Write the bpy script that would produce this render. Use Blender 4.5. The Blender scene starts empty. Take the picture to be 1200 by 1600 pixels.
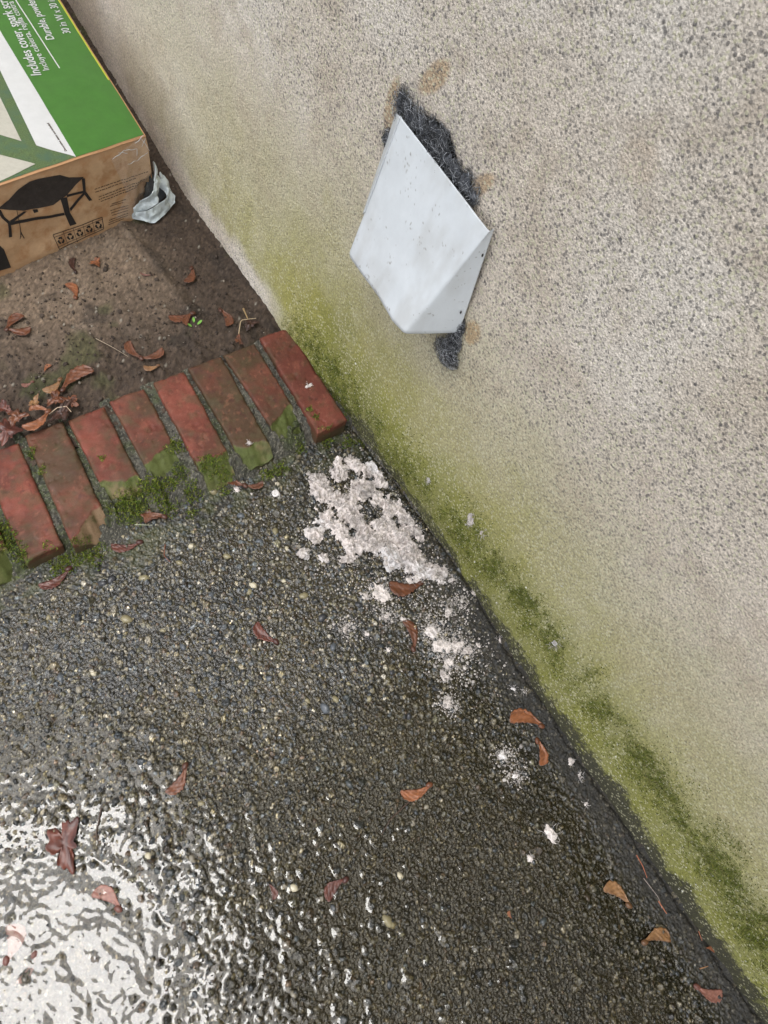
import bpy, math, random
import numpy as np
from mathutils import Matrix, Vector

# ------------------------------------------------------------------ camera, sky, sun, exposure
S = bpy.context.scene
COL = S.collection
F = 1150.0
_N = np.array([-270., 550., F]); _H = np.array([-2453., -3607., F])
UP = -_N / np.linalg.norm(_N); YD = _H - (_H @ UP) * UP; YD /= np.linalg.norm(YD); XD = np.cross(YD, UP)
R = np.stack([XD, YD, UP])
CAM = np.array([-0.48613777, 0.0, 1.0])
cd = bpy.data.cameras.new('camera'); cam = bpy.data.objects.new('camera', cd); COL.objects.link(cam)
cd.sensor_fit = 'HORIZONTAL'; cd.sensor_width = 36; cd.lens = 36 * F / 1200
cd.clip_start = 0.01; cd.clip_end = 500
rm = np.stack([R[:, 0], -R[:, 1], -R[:, 2]], axis=1)
M4 = Matrix([list(rm[i]) + [CAM[i]] for i in range(3)] + [[0, 0, 0, 1]]); cam.matrix_world = M4
S.camera = cam

EL, AZ = 77.3, 262.0     # sun behind thin cloud: elevation, compass bearing (0 = +y, 90 = +x)
w = bpy.data.worlds.new('World'); S.world = w; w.use_nodes = True
nt = w.node_tree; nt.nodes.clear()
sky = nt.nodes.new('ShaderNodeTexSky'); sky.sky_type = 'NISHITA'; sky.sun_disc = False
sky.sun_elevation = math.radians(EL); sky.sun_rotation = math.radians(AZ)
sky.air_density = 1.0; sky.dust_density = 4.0; sky.ozone_density = 1.0
hs = nt.nodes.new('ShaderNodeHueSaturation'); hs.inputs['Saturation'].default_value = 0.22
bg = nt.nodes.new('ShaderNodeBackground'); bg.inputs['Strength'].default_value = 0.15
wo = nt.nodes.new('ShaderNodeOutputWorld')
nt.links.new(sky.outputs[0], hs.inputs['Color']); nt.links.new(hs.outputs[0], bg.inputs[0]); nt.links.new(bg.outputs[0], wo.inputs[0])
ld = bpy.data.lights.new('sun', 'SUN'); ld.energy = 0.5; ld.angle = math.radians(15); ld.color = (1.0, 0.985, 0.965)
sun = bpy.data.objects.new('sun', ld); COL.objects.link(sun)
e, a = math.radians(EL), math.radians(AZ)
sd = Vector((math.sin(a) * math.cos(e), math.cos(a) * math.cos(e), math.sin(e)))
sun.rotation_euler = sd.to_track_quat('Z', 'Y').to_euler(); sun.location = (-2, 0, 4)
S.view_settings.view_transform = 'Standard'; S.view_settings.look = 'None'
S.view_settings.gamma = 1; S.view_settings.use_curve_mapping = False
S.view_settings.exposure = 1.25

# ------------------------------------------------------------------ helpers
rng = np.random.default_rng(7)
def ray(px, py): return R @ np.array([px - 600., py - 800., F])
def at(px, py, z=0.0):                      # point of a level surface
    d = ray(px, py); return CAM + (z - CAM[2]) / d[2] * d
def onwall(px, py, x=0.0):                  # point of a plane parallel to the wall
    d = ray(px, py); return CAM + (x - CAM[0]) / d[0] * d

def _hash(ix, iy, iz, seed):
    h = (ix.astype(np.int64) * 374761393 + iy.astype(np.int64) * 668265263 + iz.astype(np.int64) * 2147483647 + seed * 1274126177) & 0xffffffff
    h = ((h ^ (h >> 13)) * 1274126177) & 0xffffffff
    h = h ^ (h >> 16)
    h = (h * 2246822519) & 0xffffffff
    return ((h ^ (h >> 15)) & 0xffffff) / float(0xffffff)
def noise2(x, y, f, seed=0):                # value noise in -1..1
    x = np.asarray(x, float) * f; y = np.asarray(y, float) * f
    ix = np.floor(x); iy = np.floor(y); fx = x - ix; fy = y - iy
    fx = fx * fx * (3 - 2 * fx); fy = fy * fy * (3 - 2 * fy); z = np.zeros_like(ix)
    g = lambda a, b: _hash(ix + a, iy + b, z, seed)
    return 2 * ((g(0, 0) * (1 - fx) + g(1, 0) * fx) * (1 - fy) + (g(0, 1) * (1 - fx) + g(1, 1) * fx) * fy) - 1
def noise3(p, f, seed=0):
    p = np.asarray(p, float) * f
    i = np.floor(p); t = p - i; t = t * t * (3 - 2 * t); out = 0
    for a in (0, 1):
        for b in (0, 1):
            for c in (0, 1):
                wt = (t[..., 0] if a else 1 - t[..., 0]) * (t[..., 1] if b else 1 - t[..., 1]) * (t[..., 2] if c else 1 - t[..., 2])
                out = out + wt * _hash(i[..., 0] + a, i[..., 1] + b, i[..., 2] + c, seed)
    return 2 * out - 1
def fbm2(x, y, f, o=4, seed=0, g=.5):
    s = 0; am = 1; n = 0
    for k in range(o): s = s + am * noise2(x, y, f * 2 ** k, seed + k * 17); n += am; am *= g
    return s / n
def fbm3(p, f, o=3, seed=0, g=.55):
    s = 0; am = 1; n = 0
    for k in range(o): s = s + am * noise3(p, f * 2 ** k, seed + k * 17); n += am; am *= g
    return s / n
def blur(a, s):
    ny, nx = a.shape; p = int(4 * s) + 2
    b = np.pad(a, p, mode='edge'); fy = np.fft.fftfreq(b.shape[0])[:, None]; fx = np.fft.rfftfreq(b.shape[1])[None]
    return np.fft.irfft2(np.fft.rfft2(b) * np.exp(-2 * (np.pi * s) ** 2 * (fx ** 2 + fy ** 2)), b.shape)[p:p + ny, p:p + nx]
def sstep(a, b, x):
    t = np.clip((x - a) / (b - a), 0, 1); return t * t * (3 - 2 * t)
def mix(a, b, t):
    return np.asarray(a) * (1 - t[..., None]) + np.asarray(b) * t[..., None]
def inpoly(x, y, poly):
    c = np.zeros(np.shape(x), bool); n = len(poly); j = n - 1
    for i in range(n):
        xi, yi = poly[i]; xj, yj = poly[j]
        c ^= ((yi > y) != (yj > y)) & (x < (xj - xi) * (y - yi) / ((yj - yi) or 1e-12) + xi); j = i
    return c

def mesh(name, V, Fc, col=None, smooth=True):
    me = bpy.data.meshes.new(name)
    V = np.asarray(V, np.float32)
    if isinstance(Fc, np.ndarray):
        k = Fc.shape[1]; n = len(Fc)
        me.vertices.add(len(V)); me.vertices.foreach_set('co', V.ravel())
        me.loops.add(n * k); me.loops.foreach_set('vertex_index', Fc.astype(np.int32).ravel())
        me.polygons.add(n); me.polygons.foreach_set('loop_start', np.arange(n, dtype=np.int32) * k)
        me.update(calc_edges=True)
    else:
        me.from_pydata(V.tolist(), [], Fc); me.update()
    if col is not None:
        at_ = me.color_attributes.new('Col', 'FLOAT_COLOR', 'POINT')
        c = np.ones((len(V), 4), np.float32); cc = np.asarray(col, np.float32); c[:, :cc.shape[-1]] = cc
        at_.data.foreach_set('color', c.ravel())
    if smooth: me.polygons.foreach_set('use_smooth', np.ones(len(me.polygons), bool))
    return me
def link(name, me, mat=None, parent=None, kind=None, label=None, cat=None, group=None):
    o = bpy.data.objects.new(name, me); COL.objects.link(o)
    if mat is not None and me is not None and len(me.materials) == 0: me.materials.append(mat)
    if parent is not None: o.parent = parent
    tag(o, kind, label, cat, group); return o
def tag(o, kind=None, label=None, cat=None, group=None):
    if kind: o['kind'] = kind
    if label: o['label'] = label
    if cat: o['category'] = cat
    if group: o['group'] = group
    return o
def gridfaces(ny, nx):
    i = np.arange(ny * nx).reshape(ny, nx)
    return np.stack([i[:-1, :-1], i[:-1, 1:], i[1:, 1:], i[1:, :-1]], -1).reshape(-1, 4)
def sub_grid(keep, V, col=None):            # faces of a grid kept where all four corners are kept
    ny, nx = keep.shape; f = gridfaces(ny, nx); kf = keep.ravel()[f].all(1); f = f[kf]
    u, inv = np.unique(f, return_inverse=True)
    return V[u], inv.reshape(f.shape), (col[u] if col is not None else None)
_ico = {}
def ico(s):
    if s not in _ico:
        import bmesh
        b = bmesh.new(); bmesh.ops.create_icosphere(b, subdivisions=s, radius=1)
        _ico[s] = (np.array([v.co[:] for v in b.verts]), np.array([[v.index for v in f.verts] for f in b.faces])); b.free()
    return _ico[s]
def rotm(rs):
    q = rs.normal(size=4); q /= np.linalg.norm(q); a, b, c, d = q
    return np.array([[1 - 2 * (c * c + d * d), 2 * (b * c - a * d), 2 * (b * d + a * c)], [2 * (b * c + a * d), 1 - 2 * (b * b + d * d), 2 * (c * d - a * b)], [2 * (b * d - a * c), 2 * (c * d + a * b), 1 - 2 * (b * b + c * c)]])
class Acc:                                  # gathers pieces of ONE mesh
    def __init__(s): s.V = []; s.F = []; s.C = []; s.n = 0
    def add(s, V, Fc, C=None):
        s.V.append(V); s.F.append(np.asarray(Fc) + s.n); s.n += len(V)
        if C is not None: s.C.append(np.broadcast_to(np.asarray(C, float), (len(V), 3)))
    def mesh(s, name, smooth=True): return mesh(name, np.concatenate(s.V), np.concatenate(s.F), np.concatenate(s.C) if s.C else None, smooth)
def tube(P, r, sides=4, closed_r=None):
    P = np.asarray(P, float); n = len(P); T = np.gradient(P, axis=0); T /= np.linalg.norm(T, axis=1)[:, None] + 1e-12
    ref = np.array([.31, .57, .76]); A = np.cross(T, ref); A /= np.linalg.norm(A, axis=1)[:, None] + 1e-12; B = np.cross(T, A)
    rr = np.broadcast_to(r, (n,))[:, None, None]
    an = np.arange(sides) * 2 * math.pi / sides
    V = P[:, None] + rr * (A[:, None] * np.cos(an)[None, :, None] + B[:, None] * np.sin(an)[None, :, None])
    i = np.arange(n * sides).reshape(n, sides); j = np.roll(i, -1, 1)
    f = np.stack([i[:-1], j[:-1], j[1:], i[1:]], -1).reshape(-1, 4)
    return V.reshape(-1, 3), f

# ------------------------------------------------------------------ materials
def newmat(name):
    m = bpy.data.materials.new(name); m.use_nodes = True; n = m.node_tree; return m, n, n.nodes['Principled BSDF']
def vmat(name, rough=.6, spec=.5, coat=0, coat_rough=.1, nf=600., nv=.35, bump=.3, bdist=.001, bf=900., metallic=0, col=None, mottle=None, rough_var=0, trans=0):
    m, n, b = newmat(name); L = n.links; N = n.nodes.new
    tc = N('ShaderNodeTexCoord')
    if col is None:
        at_ = N('ShaderNodeAttribute'); at_.attribute_name = 'Col'; src = at_.outputs['Color']
    else:
        rg = N('ShaderNodeRGB'); rg.outputs[0].default_value = (*col, 1); src = rg.outputs[0]
    nz = N('ShaderNodeTexNoise'); nz.inputs['Scale'].default_value = nf; nz.inputs['Detail'].default_value = 5; nz.inputs['Roughness'].default_value = .7
    L.new(tc.outputs['Object'], nz.inputs['Vector'])
    mr = N('ShaderNodeMapRange'); mr.inputs[1].default_value = .25; mr.inputs[2].default_value = .75
    mr.inputs[3].default_value = 1 - nv; mr.inputs[4].default_value = 1 + nv; L.new(nz.outputs['Fac'], mr.inputs[0])
    mx = N('ShaderNodeVectorMath'); mx.operation = 'SCALE'; L.new(src, mx.inputs[0]); L.new(mr.outputs[0], mx.inputs['Scale'])
    out = mx.outputs[0]
    if mottle:
        c2, f2, lo, hi = mottle
        n2 = N('ShaderNodeTexNoise'); n2.inputs['Scale'].default_value = f2; n2.inputs['Detail'].default_value = 6; n2.inputs['Roughness'].default_value = .6
        L.new(tc.outputs['Object'], n2.inputs['Vector'])
        r2 = N('ShaderNodeMapRange'); r2.inputs[1].default_value = lo; r2.inputs[2].default_value = hi; L.new(n2.outputs['Fac'], r2.inputs[0])
        m2 = N('ShaderNodeMix'); m2.data_type = 'RGBA'; m2.inputs['B'].default_value = (*c2, 1)
        L.new(r2.outputs[0], m2.inputs['Factor']); L.new(out, m2.inputs['A']); out = m2.outputs['Result']
    L.new(out, b.inputs['Base Color'])
    b.inputs['Roughness'].default_value = rough; b.inputs['Specular IOR Level'].default_value = spec; b.inputs['Metallic'].default_value = metallic
    b.inputs['Coat Weight'].default_value = coat; b.inputs['Coat Roughness'].default_value = coat_rough
    if rough_var:
        r3 = N('ShaderNodeMapRange'); r3.inputs[1].default_value = .3; r3.inputs[2].default_value = .7
        r3.inputs[3].default_value = max(0.02, rough - rough_var); r3.inputs[4].default_value = min(1, rough + rough_var)
        n3 = N('ShaderNodeTexNoise'); n3.inputs['Scale'].default_value = nf * .13; n3.inputs['Detail'].default_value = 4
        L.new(tc.outputs['Object'], n3.inputs['Vector']); L.new(n3.outputs['Fac'], r3.inputs[0]); L.new(r3.outputs[0], b.inputs['Roughness'])
    if trans: b.inputs['Transmission Weight'].default_value = trans
    if bump:
        bn = N('ShaderNodeTexNoise'); bn.inputs['Scale'].default_value = bf; bn.inputs['Detail'].default_value = 4; bn.inputs['Roughness'].default_value = .65
        L.new(tc.outputs['Object'], bn.inputs['Vector'])
        bp = N('ShaderNodeBump'); bp.inputs['Strength'].default_value = bump; bp.inputs['Distance'].default_value = bdist
        L.new(bn.outputs['Fac'], bp.inputs['Height']); L.new(bp.outputs[0], b.inputs['Normal'])
    return m

M_ground = vmat('wet_aggregate', rough=.34, spec=.5, nf=1500, nv=.40, bump=.55, bdist=.0006, bf=1400)
_n = M_ground.node_tree; _a = [q for q in _n.nodes if q.type == 'ATTRIBUTE'][0]; _m = _n.nodes.new('ShaderNodeMapRange')
_m.inputs[3].default_value = .8; _m.inputs[4].default_value = .15; _n.links.new(_a.outputs['Alpha'], _m.inputs[0]); _n.links.new(_m.outputs[0], _n.nodes['Principled BSDF'].inputs['Roughness'])
M_far = vmat('plain_concrete', rough=.38, col=(.058, .052, .038), nf=330, nv=.85, bump=.9, bdist=.003, bf=300)
M_peb = vmat('wet_pebble', rough=.3, spec=.5, nf=700, nv=.3, bump=.3, bdist=.0004, bf=900)
M_brick = vmat('red_brick', rough=.62, spec=.3, nf=500, nv=.25, bump=.45, bdist=.0008, bf=700, rough_var=.15)
M_mortar = vmat('mortar', rough=.7, nf=900, nv=.45, bump=.9, bdist=.0015, bf=700)
M_soil = vmat('soil', rough=.85, spec=.3, nf=900, nv=.4, bump=.8, bdist=.002, bf=500)
M_moss = vmat('moss', rough=.7, spec=.3, nf=900, nv=.4, bump=0)
M_leaf = vmat('dead_leaf', rough=.42, spec=.45, nf=300, nv=.3, bump=.4, bdist=.0005, bf=400)
M_fluff = vmat('insulation_fibre', rough=.95, spec=.1, nf=700, nv=.22, bump=.9, bdist=.0012, bf=900)
M_plate = vmat('white_painted_metal', rough=.42, spec=.4, nf=60, nv=.05, bump=.12, bdist=.0008, bf=120)
M_wool = vmat('steel_fibre', rough=.3, spec=.5, nf=100, nv=.2, bump=0, metallic=.6)
M_card = vmat('cardboard', rough=.75, spec=.25, nf=220, nv=.10, bump=.25, bdist=.0006, bf=500, mottle=((.36, .20, .10), 38, .48, .62))
M_green = vmat('green_print', rough=.32, spec=.5, col=(.040, .138, .017), nf=45, nv=.14, bump=.06, bdist=.002, bf=30, coat=.3)
M_white = vmat('white_print', rough=.35, spec=.5, col=(.50, .505, .50), nf=60, nv=.06, bump=.05, bdist=.001, bf=60, coat=.3)
M_slab = vmat('paving_print', rough=.35, spec=.5, col=(.38, .365, .31), nf=150, nv=.12, bump=0, coat=.3)
M_grassp = vmat('grass_print', rough=.35, spec=.5, col=(.070, .110, .040), nf=650, nv=.75, bump=0, coat=.3, mottle=((.05, .10, .06), 60, .45, .7))
M_ink = vmat('black_ink', rough=.55, spec=.3, col=(.022, .020, .020), nf=200, nv=.3, bump=0)
M_ink2 = vmat('faded_ink', rough=.6, spec=.3, col=(.075, .048, .03), nf=400, nv=.5, bump=0)
M_cover = vmat('charcoal_ink', rough=.55, spec=.3, col=(.034, .029, .027), nf=120, nv=.4, bump=0)
M_bag = vmat('white_plastic', rough=.22, spec=.5, col=(.50, .56, .58), nf=120, nv=.15, bump=.4, bdist=.002, bf=150, coat=.4)
M_twig = vmat('twig', rough=.6, nf=300, nv=.3, bump=.3)
M_added_eave = vmat('added_eave_dark', rough=.6, col=(.16, .14, .12), nf=20, nv=.1, bump=0)  # dark underside of the eave added out of view

m, n, b = newmat('clear_tape'); M_tape = m
b.inputs['Base Color'].default_value = (.9, .9, .88, 1); b.inputs['Roughness'].default_value = .12
b.inputs['Alpha'].default_value = .10; b.inputs['Coat Weight'].default_value = 1
m, n, b = newmat('water'); M_water = m
n.nodes.remove(b); N = n.nodes.new; L = n.links
fr = N('ShaderNodeFresnel'); fr.inputs['IOR'].default_value = 1.33
tr = N('ShaderNodeBsdfTransparent'); tr.inputs[0].default_value = (.86, .84, .78, 1)
gl = N('ShaderNodeBsdfGlossy'); gl.inputs['Roughness'].default_value = .015; gl.inputs['Color'].default_value = (1, 1, 1, 1)
ms = N('ShaderNodeMixShader'); L.new(fr.outputs[0], ms.inputs[0]); L.new(tr.outputs[0], ms.inputs[1]); L.new(gl.outputs[0], ms.inputs[2])
L.new(ms.outputs[0], n.nodes['Material Output'].inputs[0])

# the wall: vertex colour gives stains and algae, nodes give the sand and speckle
m, n, b = newmat('rendered_concrete'); M_wall = m; N = n.nodes.new; L = n.links
tc = N('ShaderNodeTexCoord'); at_ = N('ShaderNodeAttribute'); at_.attribute_name = 'Col'
def vor(scale, rnd=1.0):
    v = N('ShaderNodeTexVoronoi'); v.inputs['Scale'].default_value = scale; v.inputs['Randomness'].default_value = rnd; L.new(tc.outputs['Object'], v.inputs['Vector']); return v
def mrange(src, a, b_, c, d):
    r = N('ShaderNodeMapRange'); r.inputs[1].default_value = a; r.inputs[2].default_value = b_; r.inputs[3].default_value = c; r.inputs[4].default_value = d; L.new(src, r.inputs[0]); return r.outputs[0]
def math2(op, a, b_):
    k = N('ShaderNodeMath'); k.operation = op
    for i, q in enumerate((a, b_)):
        if isinstance(q, (int, float)): k.inputs[i].default_value = q
        else: L.new(q, k.inputs[i])
    return k.outputs[0]
def speck(scale, share, rad):               # 1 inside randomly chosen grains
    v = vor(scale); sp = N('ShaderNodeSeparateColor'); L.new(v.outputs['Color'], sp.inputs[0])
    pick = mrange(sp.outputs[0], share, share + .02, 1, 0)
    body = mrange(v.outputs['Distance'], rad, rad * 1.5, 1, 0)
    return math2('MULTIPLY', pick, body), v, sp
d1, v1, s1 = speck(320, .13, .40)
d2, v2, s2 = speck(440, .26, .44)
w1, v3, s3 = speck(330, .2, .40)
d3, v4, s4 = speck(125, .014, .18)
nz = N('ShaderNodeTexNoise'); nz.inputs['Scale'].default_value = 330; nz.inputs['Detail'].default_value = 4; nz.inputs['Roughness'].default_value = .75; L.new(tc.outputs['Object'], nz.inputs['Vector'])
gran = mrange(nz.outputs['Fac'], .3, .7, .55, 1.42)
sc = N('ShaderNodeVectorMath'); sc.operation = 'SCALE'; L.new(at_.outputs['Color'], sc.inputs[0]); L.new(gran, sc.inputs['Scale'])
cur = sc.outputs[0]
def over(fac, colr):
    global cur
    k = N('ShaderNodeMix'); k.data_type = 'RGBA'; k.inputs['B'].default_value = (*colr, 1); L.new(fac, k.inputs['Factor']); L.new(cur, k.inputs['A']); cur = k.outputs['Result']
aa = at_.outputs['Alpha']                   # how bare the wall is
over(math2('MULTIPLY', math2('MULTIPLY', d2, .5), aa), (.155, .145, .135))
over(math2('MULTIPLY', math2('MULTIPLY', d1, .68), aa), (.11, .108, .108))
over(math2('MULTIPLY', w1, math2('ADD', math2('MULTIPLY', aa, .25), .22)), (.66, .63, .50))
over(math2('MULTIPLY', math2('MULTIPLY', d3, .8), aa), (.07, .07, .075))
gr_ = N('ShaderNodeAttribute'); gr_.attribute_name = 'Grime'; gs = N('ShaderNodeSeparateColor'); L.new(gr_.outputs['Color'], gs.inputs[0])
nf_ = N('ShaderNodeTexNoise'); nf_.inputs['Scale'].default_value = 210; nf_.inputs['Detail'].default_value = 5; nf_.inputs['Roughness'].default_value = .75; L.new(tc.outputs['Object'], nf_.inputs['Vector'])
def grain_mask(ch, lo, hi):
    return mrange(math2('ADD', gs.outputs[ch], math2('MULTIPLY', math2('SUBTRACT', nf_.outputs['Fac'], .5), 1.9)), lo, hi, 0, 1)
over(math2('MULTIPLY', grain_mask(1, .20, .95), .85), (.080, .102, .014))
over(math2('MULTIPLY', grain_mask(0, .34, .80), .92), (.032, .030, .024))
over(math2('MULTIPLY', math2('MULTIPLY', w1, .48), 1.0), (.56, .54, .36))
L.new(cur, b.inputs['Base Color']); b.inputs['Roughness'].default_value = .8; b.inputs['Specular IOR Level'].default_value = .35
hh = math2('ADD', math2('MULTIPLY', nz.outputs['Fac'], .9), math2('MULTIPLY', v2.outputs['Distance'], -.55))
bp = N('ShaderNodeBump'); bp.inputs['Strength'].default_value = .9; bp.inputs['Distance'].default_value = .0024; L.new(hh, bp.inputs['Height']); L.new(bp.outputs[0], b.inputs['Normal'])

# ------------------------------------------------------------------ ground: far sheet and the aggregate concrete
GX0, GX1, GY0, GY1 = -.74, .036, -.62, .56
_r = [(-300, -300), (300, -300), (300, 300), (-300, 300)]; _q = [(GX0, GY0), (GX1, GY0), (GX1, GY1), (GX0, GY1)]
big = link('ground', mesh('ground', [(x, y, -.004) for x, y in _r + _q], [(0, 1, 5, 4), (1, 2, 6, 5), (2, 3, 7, 6), (3, 0, 4, 7)], smooth=False), M_far, kind='structure')

DX = .0011
gx = np.arange(GX0, GX1 + DX, DX); gy = np.arange(GY0, GY1 + DX, DX); nx, ny = len(gx), len(gy)
GX, GY = np.meshgrid(gx, gy)
base = .0022 * fbm2(GX, GY, 9, 3, 3) + .0007 * fbm2(GX, GY, 60, 3, 8)
pc = at(120, 1560)                          # lowest spot of the slab, where the puddle stands
q = at(0, 1345), at(110, 1320), at(200, 1350), at(262, 1410), at(290, 1480), at(270, 1600), at(230, 1800), at(-300, 1700), at(-250, 1330)
pud = [(p[0], p[1]) for p in q]
ip = inpoly(GX + .012 * fbm2(GX, GY, 25, 3, 61), GY + .012 * fbm2(GX, GY, 25, 3, 62), pud).astype(float)
soft = blur(ip, .018 / DX)
wide = blur(ip, .06 / DX)
base -= .0065 * soft + .003 * wide
base += .010 * sstep(-.03, .03, GX) * sstep(.25, -.1, GY)          # silt ramps up to the wall
base += .012 * np.exp(-((GY - .44) / .022) ** 2) * sstep(.42, .5, GY + .004 * fbm2(GX, GY, 30, 2, 5)) * .6
H = np.full(GX.shape, -1.0)
H[:] = base
SC = np.zeros(GX.shape + (3,)); 
matrix_c = mix((.026, .021, .011), (.014, .013, .010), sstep(-.3, .3, fbm2(GX, GY, 14, 3, 21)))
SC[:] = matrix_c
pal = np.array([(.038, .044, .050), (.048, .052, .054), (.080, .073, .055), (.100, .086, .052), (.066, .056, .032), (.028, .029, .029), (.125, .106, .068), (.19, .17, .13), (.070, .050, .034), (.058, .066, .068), (.075, .070, .045), (.090, .082, .058)])
rs = np.random.default_rng(3)
NST = 78000
sx = rs.uniform(gx[0], gx[-1], NST); sy = rs.uniform(gy[0], gy[-1], NST)
sr = np.clip(np.exp(rs.normal(math.log(.00185), .42, NST)), .0012, .0066)
o_ = np.argsort(-sr); sx, sy, sr = sx[o_], sy[o_], sr[o_]
ci = rs.integers(0, len(pal), NST); br = np.exp(rs.normal(-.10, .48, NST))
emb = rs.uniform(.25, 1.05, NST) - .15; tlx = rs.normal(0, .34, NST); tly = rs.normal(0, .34, NST)
white = rs.uniform(size=NST) < .009
silt = sstep(-.085, -.01, sx + .02 * np.sin(sy * 30)) * sstep(.22, .02, sy)
ang_ = rs.uniform(0, 6.283, NST); asp = rs.uniform(.55, 1, NST); offs = rs.uniform(.72, 1.1, (NST, 6)); flat_ = rs.uniform(.35, .8, NST); unif = rs.uniform(size=NST)
_da = np.arange(6) * math.pi / 3
for k in range(NST):                        # crushed stone: bevelled polygons, tilted, bedded to different depths
    r = sr[k]
    if unif[k] < silt[k] * .15: continue
    R_ = r * 1.15
    i0 = max(0, int((sx[k] - R_ - gx[0]) / DX)); i1 = min(nx, int((sx[k] + R_ - gx[0]) / DX) + 2)
    j0 = max(0, int((sy[k] - R_ - gy[0]) / DX)); j1 = min(ny, int((sy[k] + R_ - gy[0]) / DX) + 2)
    if i1 - i0 < 2 or j1 - j0 < 2: continue
    dx = gx[i0:i1][None] - sx[k]; dy = gy[j0:j1][:, None] - sy[k]
    c, s = math.cos(ang_[k]), math.sin(ang_[k])
    u = (c * dx + s * dy) / r; v = (-s * dx + c * dy) / (r * asp[k])
    d2_ = np.zeros(u.shape)
    for q_ in range(6): np.maximum(d2_, (u * math.cos(_da[q_]) + v * math.sin(_da[q_])) / offs[k, q_], out=d2_)
    hz = base[min(ny - 1, (j0 + j1) // 2), min(nx - 1, (i0 + i1) // 2)] + r * (np.minimum(flat_[k], 1.7 * (1 - d2_)) + .35 - emb[k]) + tlx[k] * dx + tly[k] * dy
    sub = H[j0:j1, i0:i1]; mk = (d2_ < 1) & (hz > sub)
    sub[mk] = hz[mk]
    SC[j0:j1, i0:i1][mk] = pal[ci[k]] * br[k] if not white[k] else np.array((.34, .31, .25)) * min(1.3, br[k])
H -= .006 * np.exp(-((GX - np.interp(GY, [-.6, -.14, .018, .196, .33, .45], [0, 0, .006, .018, .012, .004]) + .004 + .004 * fbm2(GX, GY, 40, 3, 37)) / .004) ** 2)
H += .00042 * rs.normal(size=H.shape); SC *= .84 * np.exp(.58 * rs.normal(size=H.shape))[..., None]
# colour washes that belong to the slab: brown algae film, black silt by the wall, green by the bricks
algae = sstep(-.05, .45, fbm2(GX, GY, 5, 4, 77)) * .5
SC = mix(SC, SC * .55 + np.array((.020, .016, .005)), algae * sstep(.25, -.1, GY))
stain = sstep(.22, -.22, GY + .16 * fbm2(GX, GY, 4.5, 4, 79)) * .62 + .30 * sstep(.0, .5, fbm2(GX, GY, 8, 4, 81))
SC = mix(SC, SC * .30 + np.array((.006, .0045, .001)), np.clip(stain, 0, .9))
sl = sstep(-.075, -.01, GX + .012 * fbm2(GX, GY, 22, 3, 31) + .03 * sstep(0, -.5, GY) * 0) * sstep(.30, .05, GY)
SC = mix(SC, np.array((.020, .019, .017)) * np.exp(.5 * rs.normal(size=GX.shape))[..., None], sl * np.clip(.58 + .5 * fbm2(GX, GY, 120, 3, 35), 0, .95))
gm = sstep(.365, .43, GY + .03 * fbm2(GX, GY, 18, 3, 41)) * .7 + sstep(.28, .5, GY) * .1
SC = mix(SC, np.array((.045, .052, .018)), np.clip(gm, 0, 1) * sstep(-.2, .5, fbm2(GX, GY, 60, 3, 43)) * .9)
link('concrete_pavement', mesh('concrete_pavement', np.stack([GX, GY, H], -1).reshape(-1, 3), gridfaces(ny, nx), np.concatenate([SC, (1 - .95 * sl - .6 * np.clip(gm, 0, 1) * (1 - sl))[..., None]], -1).reshape(-1, 4)), M_ground, kind='structure')
pave = bpy.data.objects['concrete_pavement']
def gz(x, y):                               # height of the finished ground
    i = int(np.clip((x - gx[0]) / DX, 0, nx - 1)); j = int(np.clip((y - gy[0]) / DX, 0, ny - 1))
    return float(H[max(0, j - 2):j + 3, max(0, i - 2):i + 3].mean())

# loose and proud stones one can pick out
big_px = [(448, 856, 7, 1), (300, 854, 8, 1), (198, 968, 11, 2), (476, 930, 10, 2), (147, 1052, 6, 1), (395, 915, 9, 1), (443, 906, 7, 1), (233, 1338, 8, 1), (598, 920, 7, 0), (502, 966, 11, 0), (560, 945, 9, 0), (508, 1108, 11, 3),
          (480, 1095, 8, 2), (545, 1068, 6, 2), (576, 1093, 7, 2), (525, 1093, 8, 2), (285, 1010, 8, 3), (390, 925, 7, 2), (255, 985, 7, 2), (330, 930, 9, 3), (355, 870, 8, 2), (226, 903, 10, 2), (160, 912, 9, 0), (175, 905, 9, 0),
          (345, 1010, 6, 2), (75, 965, 7, 2), (420, 1060, 7, 3), (605, 1438, 12, 2), (626, 1368, 7, 1), (458, 1388, 9, 1), (470, 1330, 6, 1), (612, 1445, 10, 2), (360, 1290, 7, 3), (315, 1255, 6, 2), (640, 1120, 8, 0), (612, 1050, 7, 0),
          (395, 1000, 8, 0), (145, 1130, 8, 0), (95, 1060, 8, 3), (40, 1010, 9, 0), (520, 1010, 9, 3), (680, 1075, 7, 0), (405, 845, 9, 3), (280, 880, 8, 2), (430, 830, 8, 2), (375, 805, 9, 3), (310, 820, 7, 0), (360, 790, 7, 3), (335, 768, 9, 2), (298, 775, 10, 3), (290, 790, 7, 3)]
pc4 = [(.026, .027, .031), (.40, .36, .26), (.19, .165, .095), (.070, .079, .090)]
pvar = []
for k in range(6):
    V, Fc = ico(2); rk = np.random.default_rng(60 + k); nn_ = rk.normal(size=(9, 3)); nn_ /= np.linalg.norm(nn_, axis=1)[:, None]; dk_ = rk.uniform(.55, .85, 9)
    V = V * np.minimum(1, (dk_ / np.maximum(V @ nn_.T, 1e-3)).min(1))[:, None] * np.array([1.1, .8, .62])
    pvar.append((V, Fc))
rs = np.random.default_rng(11)
spots = []
for px, py, r_, ci_ in big_px:
    p = at(px, py, .001); spots.append((p[0], p[1], r_ * .00078, pc4[ci_]))
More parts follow.
